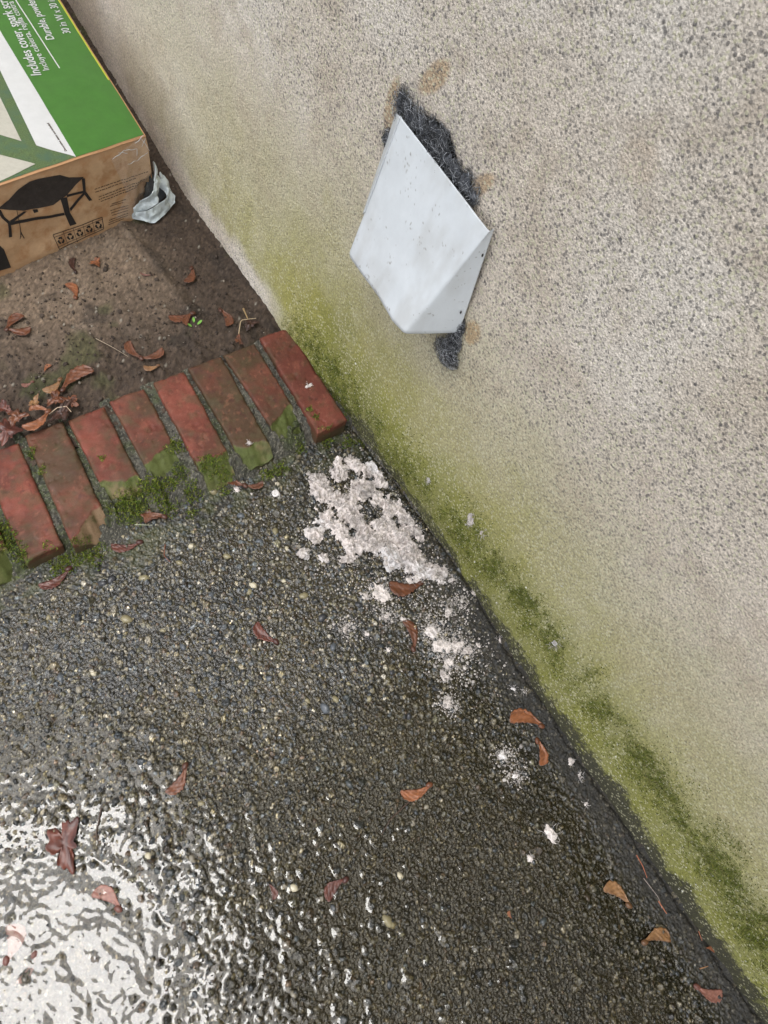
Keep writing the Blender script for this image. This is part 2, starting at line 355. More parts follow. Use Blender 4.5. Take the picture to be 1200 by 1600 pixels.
while len(spots) < 270:
    x, y = rs.uniform(-.62, -.02), rs.uniform(-.5, .42)
    if x > -.06 and y < .2: continue
    spots.append((x, y, float(np.clip(rs.normal(.0044, .001), .003, .0068)), pal[rs.integers(0, len(pal))] * rs.uniform(.6, 1.05)))
peb_me = {}
for k, (x, y, r, c) in enumerate(spots):
    V, Fc = pvar[k % 6]
    key = (k % 6, tuple(np.round(np.asarray(c), 2)))
    if key not in peb_me: peb_me[key] = mesh('pebble', V, Fc, np.broadcast_to(np.asarray(c, float), (len(V), 3)), smooth=False)
    o = link('pebble', peb_me[key], M_peb, parent=pave)
    o.location = (x, y, gz(x, y) - r * .16); o.scale = (r, r, r); o.rotation_euler = (rs.normal(0, .2), rs.normal(0, .2), rs.uniform(0, 6.28))

# ------------------------------------------------------------------ water: puddle and film
Hb = blur(H, .007 / DX)
level = float(np.median(H[soft > .93])) + .0034
wet = sstep(.30, -.16, GY + .05 * fbm2(GX, GY, 6, 3, 91) - .25 * sstep(-.30, -.72, GX)) * sstep(-.02, -.12, GX)
film = Hb + (-.0031 + .0027 * wet + .0009 * sstep(.10, -.25, GY) * sstep(-.62, -.45, GX) + .0007 * fbm2(GX, GY, 18, 3, 95))
Lw = np.maximum(film, level)
mask = (H > Lw).astype(float)
men = blur(mask, .0017 / DX)
W = Lw + .0014 * men * sstep(0, .4, wet)
# rain rings and wind ripples on the puddle
isp = sstep(.0006, .003, level - Hb)
rp = at(57, 1452); d = np.hypot(GX - rp[0], GY - rp[1])
W += isp * .00016 * np.cos(d / .0105 * 2 * math.pi) * np.exp(-((d - .013) / .010) ** 2)
for (px, py, lam, am, wd) in ((210, 1590, .0075, .00009, .035), (310, 1470, .006, .00006, .03), (140, 1400, .009, .00007, .04)):
    rp = at(px, py); d = np.hypot(GX - rp[0], GY - rp[1]); W += isp * am * np.cos(d / lam * 2 * math.pi) * np.exp(-(d / wd) ** 2)
W += isp * (.0010 * fbm2(GX + .01 * fbm2(GX, GY, 30, 2, 107), GY * .7, 38, 3, 101) + .0004 * fbm2(GX * 1.6 + GY * .8, GY - GX * .4, 110, 3, 103))
W = blur(W, 1.2)
keep = (W > H - .0012) & (wet > .12)
V, f_, _ = sub_grid(keep, np.stack([GX, GY, W], -1).reshape(-1, 3))
link('puddle_water', mesh('puddle_water', V, f_), M_water, kind='structure')

# ------------------------------------------------------------------ wall
wy = np.concatenate([np.arange(-4, -.7, .15), np.arange(-.7, 1.75, .003), np.arange(1.8, 6, .15)])
wz = np.concatenate([np.arange(-.05, .95, .003), np.arange(1.0, 2.395, .1)])
WY, WZ = np.meshgrid(wy, wz)
prof = np.interp(wy, [-.6, -.3, -.14, .018, .196, .33, .45, .52, .62, .78, .96, 1.13, 1.54, 1.9], [.0, .0, 0, .006, .018, .012, .004, -.012, -.018, -.020, -.024, -.016, .006, .0])
top = np.interp(wy, [-.6, 0, .5, .6, 1, 2], [.05, .05, .05, .12, .13, .1])
WXo = prof[None] * np.exp(-(np.clip(WZ, 0, 9) / top[None]) ** 2)
fine = (WY > -.7) & (WY < 1.75) & (WZ < .96)
WXo += fine * (.0012 * fbm2(WY, WZ, 12, 3, 201) + .0009 * fbm2(WY, WZ, 110, 3, 203))
WXo -= fine * .004 * sstep(.06, .0, WZ) * (.5 + .5 * fbm2(WY, WZ, 40, 3, 205)) * sstep(.5, .2, WY)
hole_px = [(622, 165), (632, 152), (652, 182), (672, 190), (692, 200), (708, 235), (714, 258), (735, 290), (740, 318), (690, 330), (620, 260)]
hp = [(onwall(*p)[1], onwall(*p)[2]) for p in hole_px]
jit = .003 * fbm2(WY, WZ, 60, 2, 207)
hm = inpoly(WY + jit, WZ + jit, hp)
hm2 = blur(hm.astype(float), 1.0)
WXo += .035 * sstep(.35, .65, hm2)
lz = fbm2(WY, WZ, 7, 4, 211); lz2 = fbm2(WY, WZ, 28, 4, 213); lz3 = fbm2(WY, WZ * .35, 45, 3, 215)
wc = np.broadcast_to(np.array((.635, .565, .48)), WY.shape + (3,)).copy()
wc = mix(wc, np.array((.75, .71, .65)), np.clip(sstep(-.1, .6, lz) * .5 + sstep(.0, .5, fbm2(WY, WZ * .4, 3.2, 4, 221)) * .35, 0, 1))
wc = mix(wc, np.array((.46, .385, .30)), sstep(-.1, .6, lz2 + .3 * lz3) * .5)
ah = np.interp(wy, [-.6, -.2, .1, .35, .6, .8, 1.0, 1.3], [.46, .46, .46, .46, .45, .42, .40, .3])[None]
as_ = np.interp(wy, [-.6, -.2, .1, .35, .6, .8, 1.0, 1.3], [.90, .90, .90, .95, 1.0, .72, .42, .1])[None]
stk = fbm2(WY, WZ * .10, 55, 3, 219); t = (WZ + .06 * lz + .045 * lz2 + .030 * lz3 + .035 * stk) / ah
al = (1 - sstep(.22, 1.05, t)) * as_ * (1 - sstep(.60, .72, WY) * sstep(.085, .045, WZ + .012 * lz2))
wc = mix(wc, np.array((.325, .310, .095)), np.clip(al * (1 + .22 * stk + .18 * lz3), 0, 1))
wc = mix(wc, np.array((.17, .185, .030)), np.clip(sstep(.22, .08, WZ + .04 * lz2 + .03 * stk) * as_ * sstep(.64, .52, WY), 0, 1) * .6)
mossf = np.interp(wy, [-.6, -.1, .05, .20, .28, .34, .42, .5, .62, .7], [1, .95, .9, .85, .55, .6, .85, .85, .4, 0])[None]
mzc = np.interp(wy, [-.6, -.28, .1, .25, .35, .6], [.105, .140, .125, .09, .06, .045])[None]
mb = np.exp(-((WZ - mzc - .024 * lz2) / .050) ** 2) * mossf * sstep(-1.3, .75, lz2 + .7 * lz3 + .4 * stk)
lz4 = fbm2(WY, WZ, 150, 3, 217); mb = np.clip(mb * (.85 + .9 * lz4) * (1 + .5 * lz3), 0, 1)
dk = sstep(np.interp(wy, [-.6, -.28, -.05, .1, .2, .35, .6], [.078, .078, .060, .050, .042, .052, .05])[None], .010, WZ + .026 * lz2 + .022 * lz3 + .016 * lz4) * np.interp(wy, [-.6, -.2, .0, .2, .4, .55, .7], [1, .95, .85, .7, .75, .6, .15])[None]
dk = np.clip(dk, 0, 1)
for px, py, ry, rz, tilt in ((612, 165, .009, .030, 0), (676, 122, .012, .026, .5), (738, 300, .010, .035, .5), (738, 520, .010, .016, 0), (1000, 250, .02, .02, 0)):
    p = onwall(px, py); u = (WY - p[1]) + tilt * (WZ - p[2]); v = WZ - p[2]
    k = sstep(1.15, .75, np.sqrt((u / ry) ** 2 + (v / rz) ** 2) + .35 * lz2 + .25 * lz3)
    wc = mix(wc, np.array((.43, .29, .15)), k * (.7 if px < 900 else .2))
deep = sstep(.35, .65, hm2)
wc = mix(wc, np.array((.09, .085, .08)), deep)  # inside of the hole painted dark, standing for its shade
for px, py, ry, rz in ((640, 178, .024, .030), (700, 225, .022, .030), (735, 280, .014, .024), (604, 215, .014, .02)):
    p = onwall(px, py); k = np.exp(-(((WY - p[1]) / ry) ** 2 + ((WZ - p[2]) / rz) ** 2)) * (.75 + .5 * lz3); wc = mix(wc, np.array((.16, .16, .165)), np.clip(k * .5, 0, 1))
sooty = onwall(700, 555)
k = np.exp(-(((WY - sooty[1]) / .022) ** 2 + ((WZ - sooty[2]) / .028) ** 2)); wc = mix(wc, np.array((.12, .12, .12)), k * .5)
bare = np.clip(1 - .8 * al - mb - dk, .06, 1) * (.45 + .55 * sstep(-.35, .35, fbm2(WY, WZ, 6, 4, 231)))
Cw = np.concatenate([wc, bare[..., None]], -1).reshape(-1, 4)
n1 = WY.size
Vf = np.stack([WXo, WY, WZ], -1).reshape(-1, 3)
f1 = gridfaces(len(wz), len(wy))[:, ::-1]
bk = np.array([(.25, -4, -.05), (.25, wy[-1], -.05), (.25, wy[-1], wz[-1]), (.25, -4, wz[-1])])
c0, c1, c2, c3 = 0, len(wy) - 1, n1 - 1, n1 - len(wy)
fb = np.array([[n1, n1 + 1, n1 + 2, n1 + 3], [c0, n1, n1 + 3, c3], [c1, c2, n1 + 2, n1 + 1], [c3, n1 + 3, n1 + 2, c2]])
me = mesh('concrete_wall', np.concatenate([Vf, bk]), np.concatenate([f1, fb]), np.concatenate([Cw, np.tile([[.4, .37, .32, 1]], (4, 1))]))
ga = me.color_attributes.new('Grime', 'FLOAT_COLOR', 'POINT'); gq_ = np.zeros((n1 + 4, 4), np.float32); gq_[:n1, 0] = dk.ravel(); gq_[:n1, 1] = mb.ravel(); gq_[:, 3] = 1; ga.data.foreach_set('color', gq_.ravel())
link('concrete_wall', me, M_wall, label='rough speckled concrete wall stained green with algae along its foot', cat='wall')
def wallx(y, z):
    i = int(np.clip(np.searchsorted(wy, y), 0, len(wy) - 1)); j = int(np.clip(np.searchsorted(wz, z), 0, len(wz) - 1)); return float(WXo[j, i])

# unseen eave, added to keep the sky's reflection to the puddle's left
_ev = [(-.55, -4, 2.40), (.25, -4, 2.40), (.25, 6, 2.40), (-.55, 6, 2.40), (-.55, -4, 2.56), (.25, -4, 2.56), (.25, 6, 2.56), (-.55, 6, 2.56)]
link('added_eave', mesh('added_eave', _ev, [(0, 3, 2, 1), (4, 5, 6, 7), (0, 1, 5, 4), (1, 2, 6, 5), (2, 3, 7, 6), (3, 0, 4, 7)], smooth=False), M_added_eave, kind='structure')

# ------------------------------------------------------------------ soil bed behind the bricks
SX = .0033
ex = np.arange(-1.45, .02, SX); ey = np.arange(.575, 2.0, SX); EX, EY = np.meshgrid(ex, ey)
Hs = .030 + .004 * fbm2(EX, EY, 8, 3, 301) + .0035 * fbm2(EX, EY, 40, 3, 303) + .0036 * np.abs(fbm2(EX, EY, 110, 3, 305)) + .0008 * rng.normal(size=EX.shape)
rl = [at(195, 352, .03), at(245, 410, .03), at(300, 480, .03)]
lx = np.interp(EY, [rl[2][1], rl[1][1], rl[0][1]], [rl[2][0], rl[1][0], rl[0][0]]) + .004 * fbm2(EX, EY, 25, 2, 307)
near = sstep(.66, .72, EY)
Hs += near * (.004 * np.exp(-((EX - lx + .006) / .006) ** 2) - .0045 * sstep(0, .016, EX - lx))
Hs -= .006 * sstep(.665, .63, EY)
cl = np.maximum(0, fbm2(EX, EY, 75, 2, 309) - .15); Hs += .012 * cl * sstep(.80, .66, EY)
dry = sstep(.66, .80, EY + .05 * fbm2(EX, EY, 9, 3, 311) - .03 * sstep(-.25, -.5, EX)) * sstep(-.09, -.17, EX + .02 * fbm2(EX, EY, 14, 2, 313))
sc_ = mix((.048, .034, .025), (.145, .108, .077), dry * .85 + .08)
sc_ = mix(sc_, np.array((.20, .165, .13)), sstep(.15, .6, fbm2(EX, EY, 30, 4, 315)) * .35 * dry)
sc_ = mix(sc_, np.array((.030, .024, .020)), sstep(.15, .55, fbm2(EX, EY, 22, 3, 317)) * .6)
sc_ = mix(sc_, np.array((.05, .06, .02)), sstep(.35, .6, fbm2(EX, EY, 16, 3, 319)) * .5)
sc_ *= np.exp(.25 * rng.normal(size=EX.shape))[..., None]; gr = rng.uniform(size=EX.shape); sc_[gr > .996] = (.26, .24, .2)
link('soil', mesh('soil', np.stack([EX, EY, Hs], -1).reshape(-1, 3), gridfaces(len(ey), len(ex)), sc_.reshape(-1, 3)), M_soil, kind='structure')
def ez(x, y):
    i = int(np.clip((x - ex[0]) / SX, 0, len(ex) - 1)); j = int(np.clip((y - ey[0]) / SX, 0, len(ey) - 1)); return float(Hs[j, i])
ac = Acc(); rs = np.random.default_rng(31); V0, F0 = ico(1)
for k in range(5200):                       # crumbs of earth and grit
    x, y = rs.uniform(-.62, -.03), rs.uniform(.62, 1.05)
    if rs.uniform() < sstep(.66, .95, np.array(y)) * .75: continue
    r = float(np.clip(np.exp(rs.normal(math.log(.0011), .5)), .0005, .0045))
    V = V0 * r * rs.uniform(.6, 1.2, 3) * (1 + .3 * noise3(V0 + k, 1.5, k))[:, None]
    c = np.array((.05, .038, .03)) * rs.uniform(.6, 1.6) if rs.uniform() > .05 else np.array((.24, .21, .17)) * rs.uniform(.5, 1.2)
    ac.add(V @ rotm(rs).T + np.array((x, y, ez(x, y) + r * .3)), F0, c)
link('soil_crumbs', ac.mesh('soil_crumbs'), M_soil, kind='stuff')

# ------------------------------------------------------------------ brick edging
edging = link('brick_edging', None, label='row of worn red bricks on edge with mossy mortar between soil and concrete', cat='brick edging')
edging.location = (-.26, .53, 0)
def child(o): o.parent = edging; o.matrix_parent_inverse = Matrix.Translation((.26, -.53, 0)); return o
BR = [  # far-left x, far-right x, near-left x, near-right x, far y, top edge near y left / right, chip slope, dirt
    (-.633, -.585, -.642, -.594, .617, .455, .450, 2.0, .5),
    (-.570, -.520, -.579, -.530, .616, .452, .478, 1.2, .4),
    (-.505, -.455, -.514, -.467, .615, .446, .428, 2.5, .2),
    (-.441, -.391, -.454, -.403, .617, .440, .478, 1.1, .55),
    (-.381, -.330, -.388, -.339, .618, .508, .494, .75, .3),
    (-.317, -.265, -.321, -.274, .622, .512, .520, .62, .45),
    (-.248, -.200, -.258, -.211, .625, .476, .474, .9, .35),
    (-.189, -.135, -.195, -.147, .626, .476, .460, .9, .85),
    (-.129, -.076, -.127, -.083, .628, .486, .500, .65, .8),
    (-.062, -.013, -.071, -.019, .630, .425, .425, 2.0, .25)]
def brick_mesh(k, b):
    fl, fr_, nl, nr, fy, yl, yr, slope, dirt = b; fl -= .0012; nl -= .0012; fr_ += .0012; nr += .0012
    nu, nv, nw = 26, 110, 12                  # across, along, high
    yn = .438 + .004 * (k % 3); zt = .035 + .0025 * math.sin(k * 2.3)
    # six-sided grid shell
    pts = {}; V = []; Fq = []
    def vid(i, j, l):
        key = (i, j, l)
        if key not in pts: pts[key] = len(V); V.append(key)
        return pts[key]
    def quad(a, b_, c, d): Fq.append((vid(*a), vid(*b_), vid(*c), vid(*d)))
    for i in range(nu):
        for j in range(nv):
            quad((i, j, nw), (i + 1, j, nw), (i + 1, j + 1, nw), (i, j + 1, nw))
    for j in range(nv):
        for l in range(nw):
            quad((0, j, l), (0, j, l + 1), (0, j + 1, l + 1), (0, j + 1, l)); quad((nu, j, l), (nu, j + 1, l), (nu, j + 1, l + 1), (nu, j, l + 1))
    for i in range(nu):
        for l in range(nw):
            quad((i, 0, l), (i + 1, 0, l), (i + 1, 0, l + 1), (i, 0, l + 1)); quad((i, nv, l), (i, nv, l + 1), (i + 1, nv, l + 1), (i + 1, nv, l))
    K = np.array(V, float); u = K[:, 0] / nu; v = K[:, 1] / nv; wv = K[:, 2] / nw
    y = yn + (fy - yn) * v + .002 * (k % 2) * v
    x = (nl + (nr - nl) * u) * (1 - v) + (fl + (fr_ - fl) * u) * v
    z = -.03 + (zt + .03) * wv
    P = np.stack([x, y, z], -1)
    ytop = yl + (yr - yl) * u + .009 * fbm2(x, np.full_like(x, k * 3.1), 45, 4, 400 + k)
    cut = zt - np.clip(ytop - y, 0, 1) * slope * 1.15 + .0022 * fbm3(P, 120, 3, 410 + k) * (y < ytop) + .003 * fbm3(P, 45, 2, 412 + k) * (y < ytop)
    chip = sstep(0, .0012, P[:, 2] - cut) * (P[:, 1] < ytop)
    P[:, 2] = np.where(P[:, 1] < ytop, np.minimum(P[:, 2], np.maximum(cut, .001)), P[:, 2])
    # rounded arrises
    ed = np.minimum(np.minimum(u, 1 - u) * .05, np.minimum(v, 1 - v) * .18)
    P[:, 2] -= (wv > .99) * .0022 * np.exp(-ed / .0009) * (1 - chip)
    P[:, 2] -= (wv > .9) * .0034 * sstep(.1, .45, fbm3(P, 65, 3, 415 + k)) * np.exp(-ed / .0035)
    nrm = np.stack([np.where(u < .01, -1, np.where(u > .99, 1, 0)), np.where(v < .01, -1, np.where(v > .99, 1, 0)), np.where(wv > .99, 1, 0)], -1).astype(float)
    P += nrm * (.0013 * fbm3(P, 45, 3, 420 + k) + .00045 * fbm3(P, 260, 2, 430 + k))[:, None]
    pit = fbm3(P, 190, 2, 440 + k); P[:, 2] -= (wv > .99) * .0016 * sstep(.5, .7, pit)
    red = mix((.100, .028, .018), (.165, .046, .030), sstep(-.4, .5, fbm3(P, 30, 4, 450 + k)))
    red = mix(red, np.array((.25, .085, .055)), sstep(.25, .6, fbm3(P, 55, 4, 455 + k)) * .35)
    dirt = dirt + .14; dm = sstep(.35 - dirt * .9, .75 - dirt * .7, fbm3(P, 18, 4, 460 + k) * .8 + .12 * np.sin(v * 6 + k))
    red = mix(red, np.array((.050, .034, .017)), np.clip(dm * .82, 0, 1))
    red = mix(red, np.array((.055, .020, .015)), sstep(.25, .6, fbm3(P, 120, 3, 463 + k)) * .7)
    red = mix(red, np.array((.26, .10, .065)), sstep(.35, .6, fbm3(P, 210, 2, 465 + k)) * .35)
    red = mix(red, np.array((.055, .050, .022)), sstep(.0, .5, fbm3(P, 75, 3, 467 + k) + .25 * np.exp(-ed / .006)) * .45)
    gch = mix((.20, .135, .08), (.085, .105, .030), sstep(-.5, .3, fbm3(P, 40, 3, 470 + k) + (.35 if k not in (3,) else -.6)))
    gch = mix(gch, np.array((.045, .055, .014)), sstep(.0, .5, fbm3(P, 130, 3, 475 + k)) * .75); c = mix(red, gch, chip * .95)
    c = mix(c, np.array((.05, .052, .025)), (wv < .8) * .6)
    return mesh('brick', P, np.array(Fq), c, smooth=False)
for k, b_ in enumerate(BR):
    child(link('brick', brick_mesh(k, b_), M_brick))
# mortar: one strip in every joint
rs = np.random.default_rng(41)
for k in range(len(BR)):
    b_ = BR[k]
    if k + 1 < len(BR): n_ = BR[k + 1]; fa, fb_, na, nb = b_[1], n_[0], b_[3], n_[2]
    else: fa, fb_, na, nb = b_[1], .0, b_[3], .012
    u = np.linspace(-.15, 1.15, 18); v = np.linspace(0, 1, 190); U, Vv = np.meshgrid(u, v)
    yy = .432 + (.632 - .432) * Vv; xx = (na + (nb - na) * U) * (1 - Vv) + (fa + (fb_ - fa) * U) * Vv
    zz = .0270 + .0045 * fbm2(xx, yy, 190, 3, 500 + k) + .0025 * fbm2(xx, yy, 25, 2, 510 + k) - .03 * sstep(.47, .43, yy + .006 * fbm2(xx, yy, 60, 2, 512 + k))
    if k == len(BR) - 1: zz -= .012
    g_ = sstep(-.2, .4, fbm2(xx, yy, 35, 3, 520 + k) + .5 * (k < 4) - .1)
    cc = mix((.15, .14, .11), (.085, .10, .04), g_)
    cc = mix(cc * .58, np.array((.026, .026, .020)), sstep(-.1, .4, fbm2(xx, yy, 300, 2, 530 + k)) * .8); gq = rs.uniform(size=xx.shape); cc[gq > .94] = (.20, .19, .15); cc[gq < .08] = (.02, .02, .018)
    child(link('mortar_joint', mesh('mortar_joint', np.stack([xx, yy, zz], -1).reshape(-1, 3), gridfaces(190, 18), cc.reshape(-1, 3)), M_mortar))
# mortar bedding in front of the bricks, rough lump
u = np.linspace(-.70, .0, 640); v = np.linspace(.405, .50, 87); U, Vv = np.meshgrid(u, v)
front = .425 + .012 * fbm2(U, Vv * 0, 14, 3, 540) + .006 * fbm2(U, Vv, 60, 2, 541)
zz = -.006 + .024 * sstep(0, .045, Vv - front) + .003 * fbm2(U, Vv, 90, 3, 542) + .004 * fbm2(U, Vv, 30, 2, 543)
cc = mix((.060, .058, .045), (.05, .062, .02), sstep(-.2, .4, fbm2(U, Vv, 28, 3, 544)))
cc = mix(cc, np.array((.14, .13, .105)), sstep(.2, .6, fbm2(U, Vv, 120, 3, 545)) * .7); cc *= np.exp(.45 * rs.normal(size=U.shape))[..., None] * .7; gq = rs.uniform(size=U.shape); cc[gq > .965] = (.22, .20, .15); zz += .0016 * fbm2(U, Vv, 330, 2, 547) + .0005 * rs.normal(size=U.shape); zz -= .02 * sstep(.35, .75, fbm2(U, Vv, 45, 3, 549)); BEDZ = zz.copy()
child(link('mortar_bed', mesh('mortar_bed', np.stack([U, Vv, zz], -1).reshape(-1, 3), gridfaces(87, 640), cc.reshape(-1, 3)), M_mortar))

# the edging goes on to the left of the view
for o in [c for c in edging.children]:
    nm = o.name.split('.')[0]
    if nm == 'mortar_bed' or o.location.x != 0: dx_ = -.70
    else: dx_ = -.5715
    lo = min(v.co.x for v in o.data.vertices); hi_ = max(v.co.x for v in o.data.vertices)
    if nm != 'mortar_bed' and (hi_ > -.06 or lo < -.60): continue
    c = o.copy(); COL.objects.link(c); c.location.x += dx_

# ------------------------------------------------------------------ moss
bpy.context.view_layer.update(); DG = bpy.context.evaluated_depsgraph_get()
def moss(name, spots, seed, blade=.0036, dens=520000, wall=False, dark=1.0):
    rs = np.random.default_rng(seed); ac = Acc()
    for (cx, cy, cz, r1, r2, hgt) in spots:
        n_ = int(math.pi * r1 * r2 * dens)
        a = rs.uniform(0, 6.283, n_); rr = np.sqrt(rs.uniform(0, 1, n_)) * (1 + .35 * np.sin(a * 3 + cx * 99) + .2 * np.sin(a * 7 + cy * 50))
        px = r1 * rr * np.cos(a); py = r2 * rr * np.sin(a); h0 = hgt * np.clip(1 - rr ** 2, 0, 1)
        if wall:
            B = np.stack([np.array([wallx(cy + p, cz + q_) for p, q_ in zip(px, py)]) - h0 * .7, cy + px, cz + py], -1); nrm = np.array((-1, 0, .35))
        else:
            zz_ = np.empty(n_)
            for q_ in range(n_):
                hit = S.ray_cast(DG, (cx + px[q_], cy + py[q_], .3), (0, 0, -1)); zz_[q_] = hit[1][2] if hit[0] else cz
            B = np.stack([cx + px, cy + py, zz_ + h0 * .5], -1); nrm = np.array((0, -.1, 1))
        D = nrm + rs.normal(0, .55, (n_, 3)); D /= np.linalg.norm(D, axis=1)[:, None]
        Sd = np.cross(D, rs.normal(size=(n_, 3))); Sd /= np.linalg.norm(Sd, axis=1)[:, None]
        l = blade * rs.uniform(.5, 1.3, n_)[:, None]; wd = .0006 * rs.uniform(.7, 1.4, n_)[:, None]
        V = np.stack([B - Sd * wd - D * .001, B + Sd * wd - D * .001, B + D * l * .6 + Sd * wd * .8, B + D * l], 1).reshape(-1, 3)
        i = np.arange(n_)[:, None] * 4
        ac.add(V, np.concatenate([i + np.array([[0, 1, 2]]), i + np.array([[0, 2, 3]])]))
        pal_ = np.array([(.085, .130, .014), (.13, .185, .020), (.060, .090, .014), (.19, .22, .030), (.10, .095, .025)])
        c = pal_[rs.integers(0, 5, n_)] * rs.uniform(.7, 1.25, n_)[:, None] * dark
        ac.C.append(np.repeat(c, 4, 0))
    link(name, ac.mesh(name, False), M_moss, kind='stuff')
def ms_(px, py, r, h=.004, z=.008, e=1.0):
    p = at(px, py, z)
    if p[1] < .475:
        zb = gz(p[0], p[1])
        if p[1] > .405: zb = max(zb, float(BEDZ[min(86, int((p[1] - .405) / .095 * 86)), int(np.clip((p[0] + .7) / .7 * 639, 0, 639))]))
        z = zb + .003; p = at(px, py, z)
    return (p[0], p[1], z - .003, r * .00085, r * .00085 * e, h)
moss('moss_at_bricks', [ms_(205, 780, 26, .009, .016, .8), ms_(235, 765, 22, .008, .014), ms_(185, 795, 18, .006, .012), ms_(265, 755, 22, .006, .014, .7), ms_(280, 745, 16, .006), ms_(330, 735, 24, .009, .018, .7), ms_(350, 745, 14, .006), ms_(300, 770, 18, .004),
      ms_(435, 735, 20, .009, .010, .7), ms_(415, 740, 12, .005), ms_(275, 700, 16, .008, .025), ms_(15, 855, 22, .009, .016), ms_(5, 830, 16, .008, .02), ms_(35, 875, 14, .006), ms_(120, 870, 26, .0025, .006, .6), ms_(95, 885, 24, .002, .005), ms_(150, 865, 20, .002, .006),
      ms_(265, 795, 16, .003), ms_(350, 765, 12, .003), ms_(470, 700, 12, .003), ms_(510, 690, 14, .003), ms_(545, 690, 14, .003), ms_(565, 690, 9, .002), ms_(480, 655, 7, .003, .026), ms_(490, 665, 7, .003, .024), ms_(50, 710, 10, .004, .028), ms_(66, 738, 8, .003, .028), ms_(160, 720, 6, .003, .028),
      ms_(525, 620, 10, .003, .02), ms_(505, 590, 8, .003, .022), ms_(545, 645, 11, .004, .015), ms_(300, 800, 12, .002), ms_(215, 800, 20, .004), ms_(250, 780, 20, .005)], 51)
rs = np.random.default_rng(52); n_ = 900000
py_ = rs.uniform(-.62, .64, n_); pz_ = rs.uniform(.012, .24, n_)
jy = np.clip(np.searchsorted(wy, py_), 0, len(wy) - 1); jz = np.clip(np.searchsorted(wz, pz_), 0, len(wz) - 1)
ok = rs.uniform(size=n_) < np.clip(mb[jz, jy], 0, 1) ** 1.3 * .20; py_, pz_, jy, jz = py_[ok], pz_[ok], jy[ok], jz[ok]; n_ = len(py_)
B = np.stack([WXo[jz, jy] + .0003, py_, pz_], -1); D = np.array((-1, 0, .3)) + rs.normal(0, .6, (n_, 3)); D /= np.linalg.norm(D, axis=1)[:, None]
Sd = np.cross(D, rs.normal(size=(n_, 3))); Sd /= np.linalg.norm(Sd, axis=1)[:, None]; l = .0030 * rs.uniform(.5, 1.3, n_)[:, None]; wd = .0005 * rs.uniform(.7, 1.4, n_)[:, None]
V = np.stack([B - Sd * wd, B + Sd * wd, B + D * l * .6 + Sd * wd * .8, B + D * l], 1).reshape(-1, 3); i4 = np.arange(n_)[:, None] * 4
pal_ = np.array([(.085, .108, .014), (.115, .140, .018), (.065, .080, .014), (.16, .17, .030), (.11, .10, .03)])
link('moss_on_wall', mesh('moss_on_wall', V, np.concatenate([i4 + np.array([[0, 1, 2]]), i4 + np.array([[0, 2, 3]])]), np.repeat(pal_[rs.integers(0, 5, n_)] * rs.uniform(.7, 1.25, n_)[:, None], 4, 0), False), M_moss, kind='stuff')

# ------------------------------------------------------------------ cardboard box
ZT = .179; ZB = .026
top_c = np.array([-.094, .939, ZT]); fdir = np.array([-.228, -.027, 0]); fdir /= np.linalg.norm(fdir); sdir = np.array([.012, .328, 0]); sdir /= np.linalg.norm(sdir)
bot_c = np.array([-.084, .945, ZB]); bdir = np.array([-.2245, -.0357, 0]); bdir /= np.linalg.norm(bdir)
BW, BD = .76, .77
box = link('cardboard_box', None, label='wet cardboard carton with green printed top lying on soil beside the wall', cat='box')
box.location = (-.45, 1.3, ZB); box_inv = Matrix.Translation((.45, -1.3, -ZB))
def bchild(o, par=None):
    o.parent = par or box
    o.matrix_parent_inverse = box_inv if par is None else (Matrix.Identity(4) if True else None)
    return o
def sag(P):                                 # dents and bulges of the soft carton
    return fbm3(P, 9, 3, 601)
n1_, n2_, n3_ = 150, 40, 120
uu = np.linspace(0, 1, n1_); ww = np.linspace(0, 1, n2_)
def front_pt(u, wv):                         # u: 0 right .. 1 left ; wv: 0 bottom .. 1 top
    u = np.asarray(u, float)[..., None]; wv = np.asarray(wv, float)[..., None]
    b_ = bot_c + bdir * BW * u; t_ = top_c + fdir * BW * u
    return b_ * (1 - wv) + t_ * wv
fn = np.array([fdir[1], -fdir[0], 0]); fn = fn if fn[1] < 0 else -fn
def front_bulge(P):
    return .0035 * fbm3(P, 14, 3, 611) + .0010 * fbm3(P * np.array([1, 1, 1.]), 45, 3, 613)
ac = Acc()
U, Wv = np.meshgrid(uu, ww); P = front_pt(U, Wv); rd = .008
P = P + fn * (front_bulge(P) * sstep(0, .1, Wv) * sstep(1.0, .85, Wv))[..., None]
# wrinkles near the taped corner
cr = sstep(.12, .02, U) ; P = P + fn * (cr * .0025 * np.sin((U * 260 + Wv * 9)) * sstep(1, .8, Wv) * (.4 + .6 * fbm2(U, Wv, 9, 2, 617)))[..., None]
rt = np.exp(-(1 - Wv) * .153 / (rd * .5)); P = P - fn * (rd * rt)[..., None] * .25
# torn lower corner is pulled in
tear = sstep(.055, .0, U + .35 * np.clip(Wv - .42, 0, 1)); P = P - fn * (tear * .016 * sstep(.62, .3, Wv))[..., None]
keepf = ~((U < .036 - .12 * np.clip(Wv - .05, 0, 1) + .012 * fbm2(U, Wv, 25, 2, 619)) & (Wv < .50))
cardc = mix((.50, .335, .20), (.42, .265, .148), sstep(-.3, .4, fbm3(P, 24, 4, 621)))
cardc = mix(cardc, np.array((.47, .29, .15)), sstep(.05, .5, fbm3(P, 60, 3, 623)) * .5)
cardc = mix(cardc, np.array((.21, .105, .048)), np.clip(sstep(.88, 1, Wv + .05 * fbm3(P, 30, 3, 625)) * .4 + sstep(.10, .0, Wv) * .3, 0, 1))
Vv_, ff, cc_ = sub_grid(keepf, P.reshape(-1, 3), cardc.reshape(-1, 3))
bchild(link('front_panel', mesh('front_panel', Vv_, ff[:, ::-1], cc_), M_card))
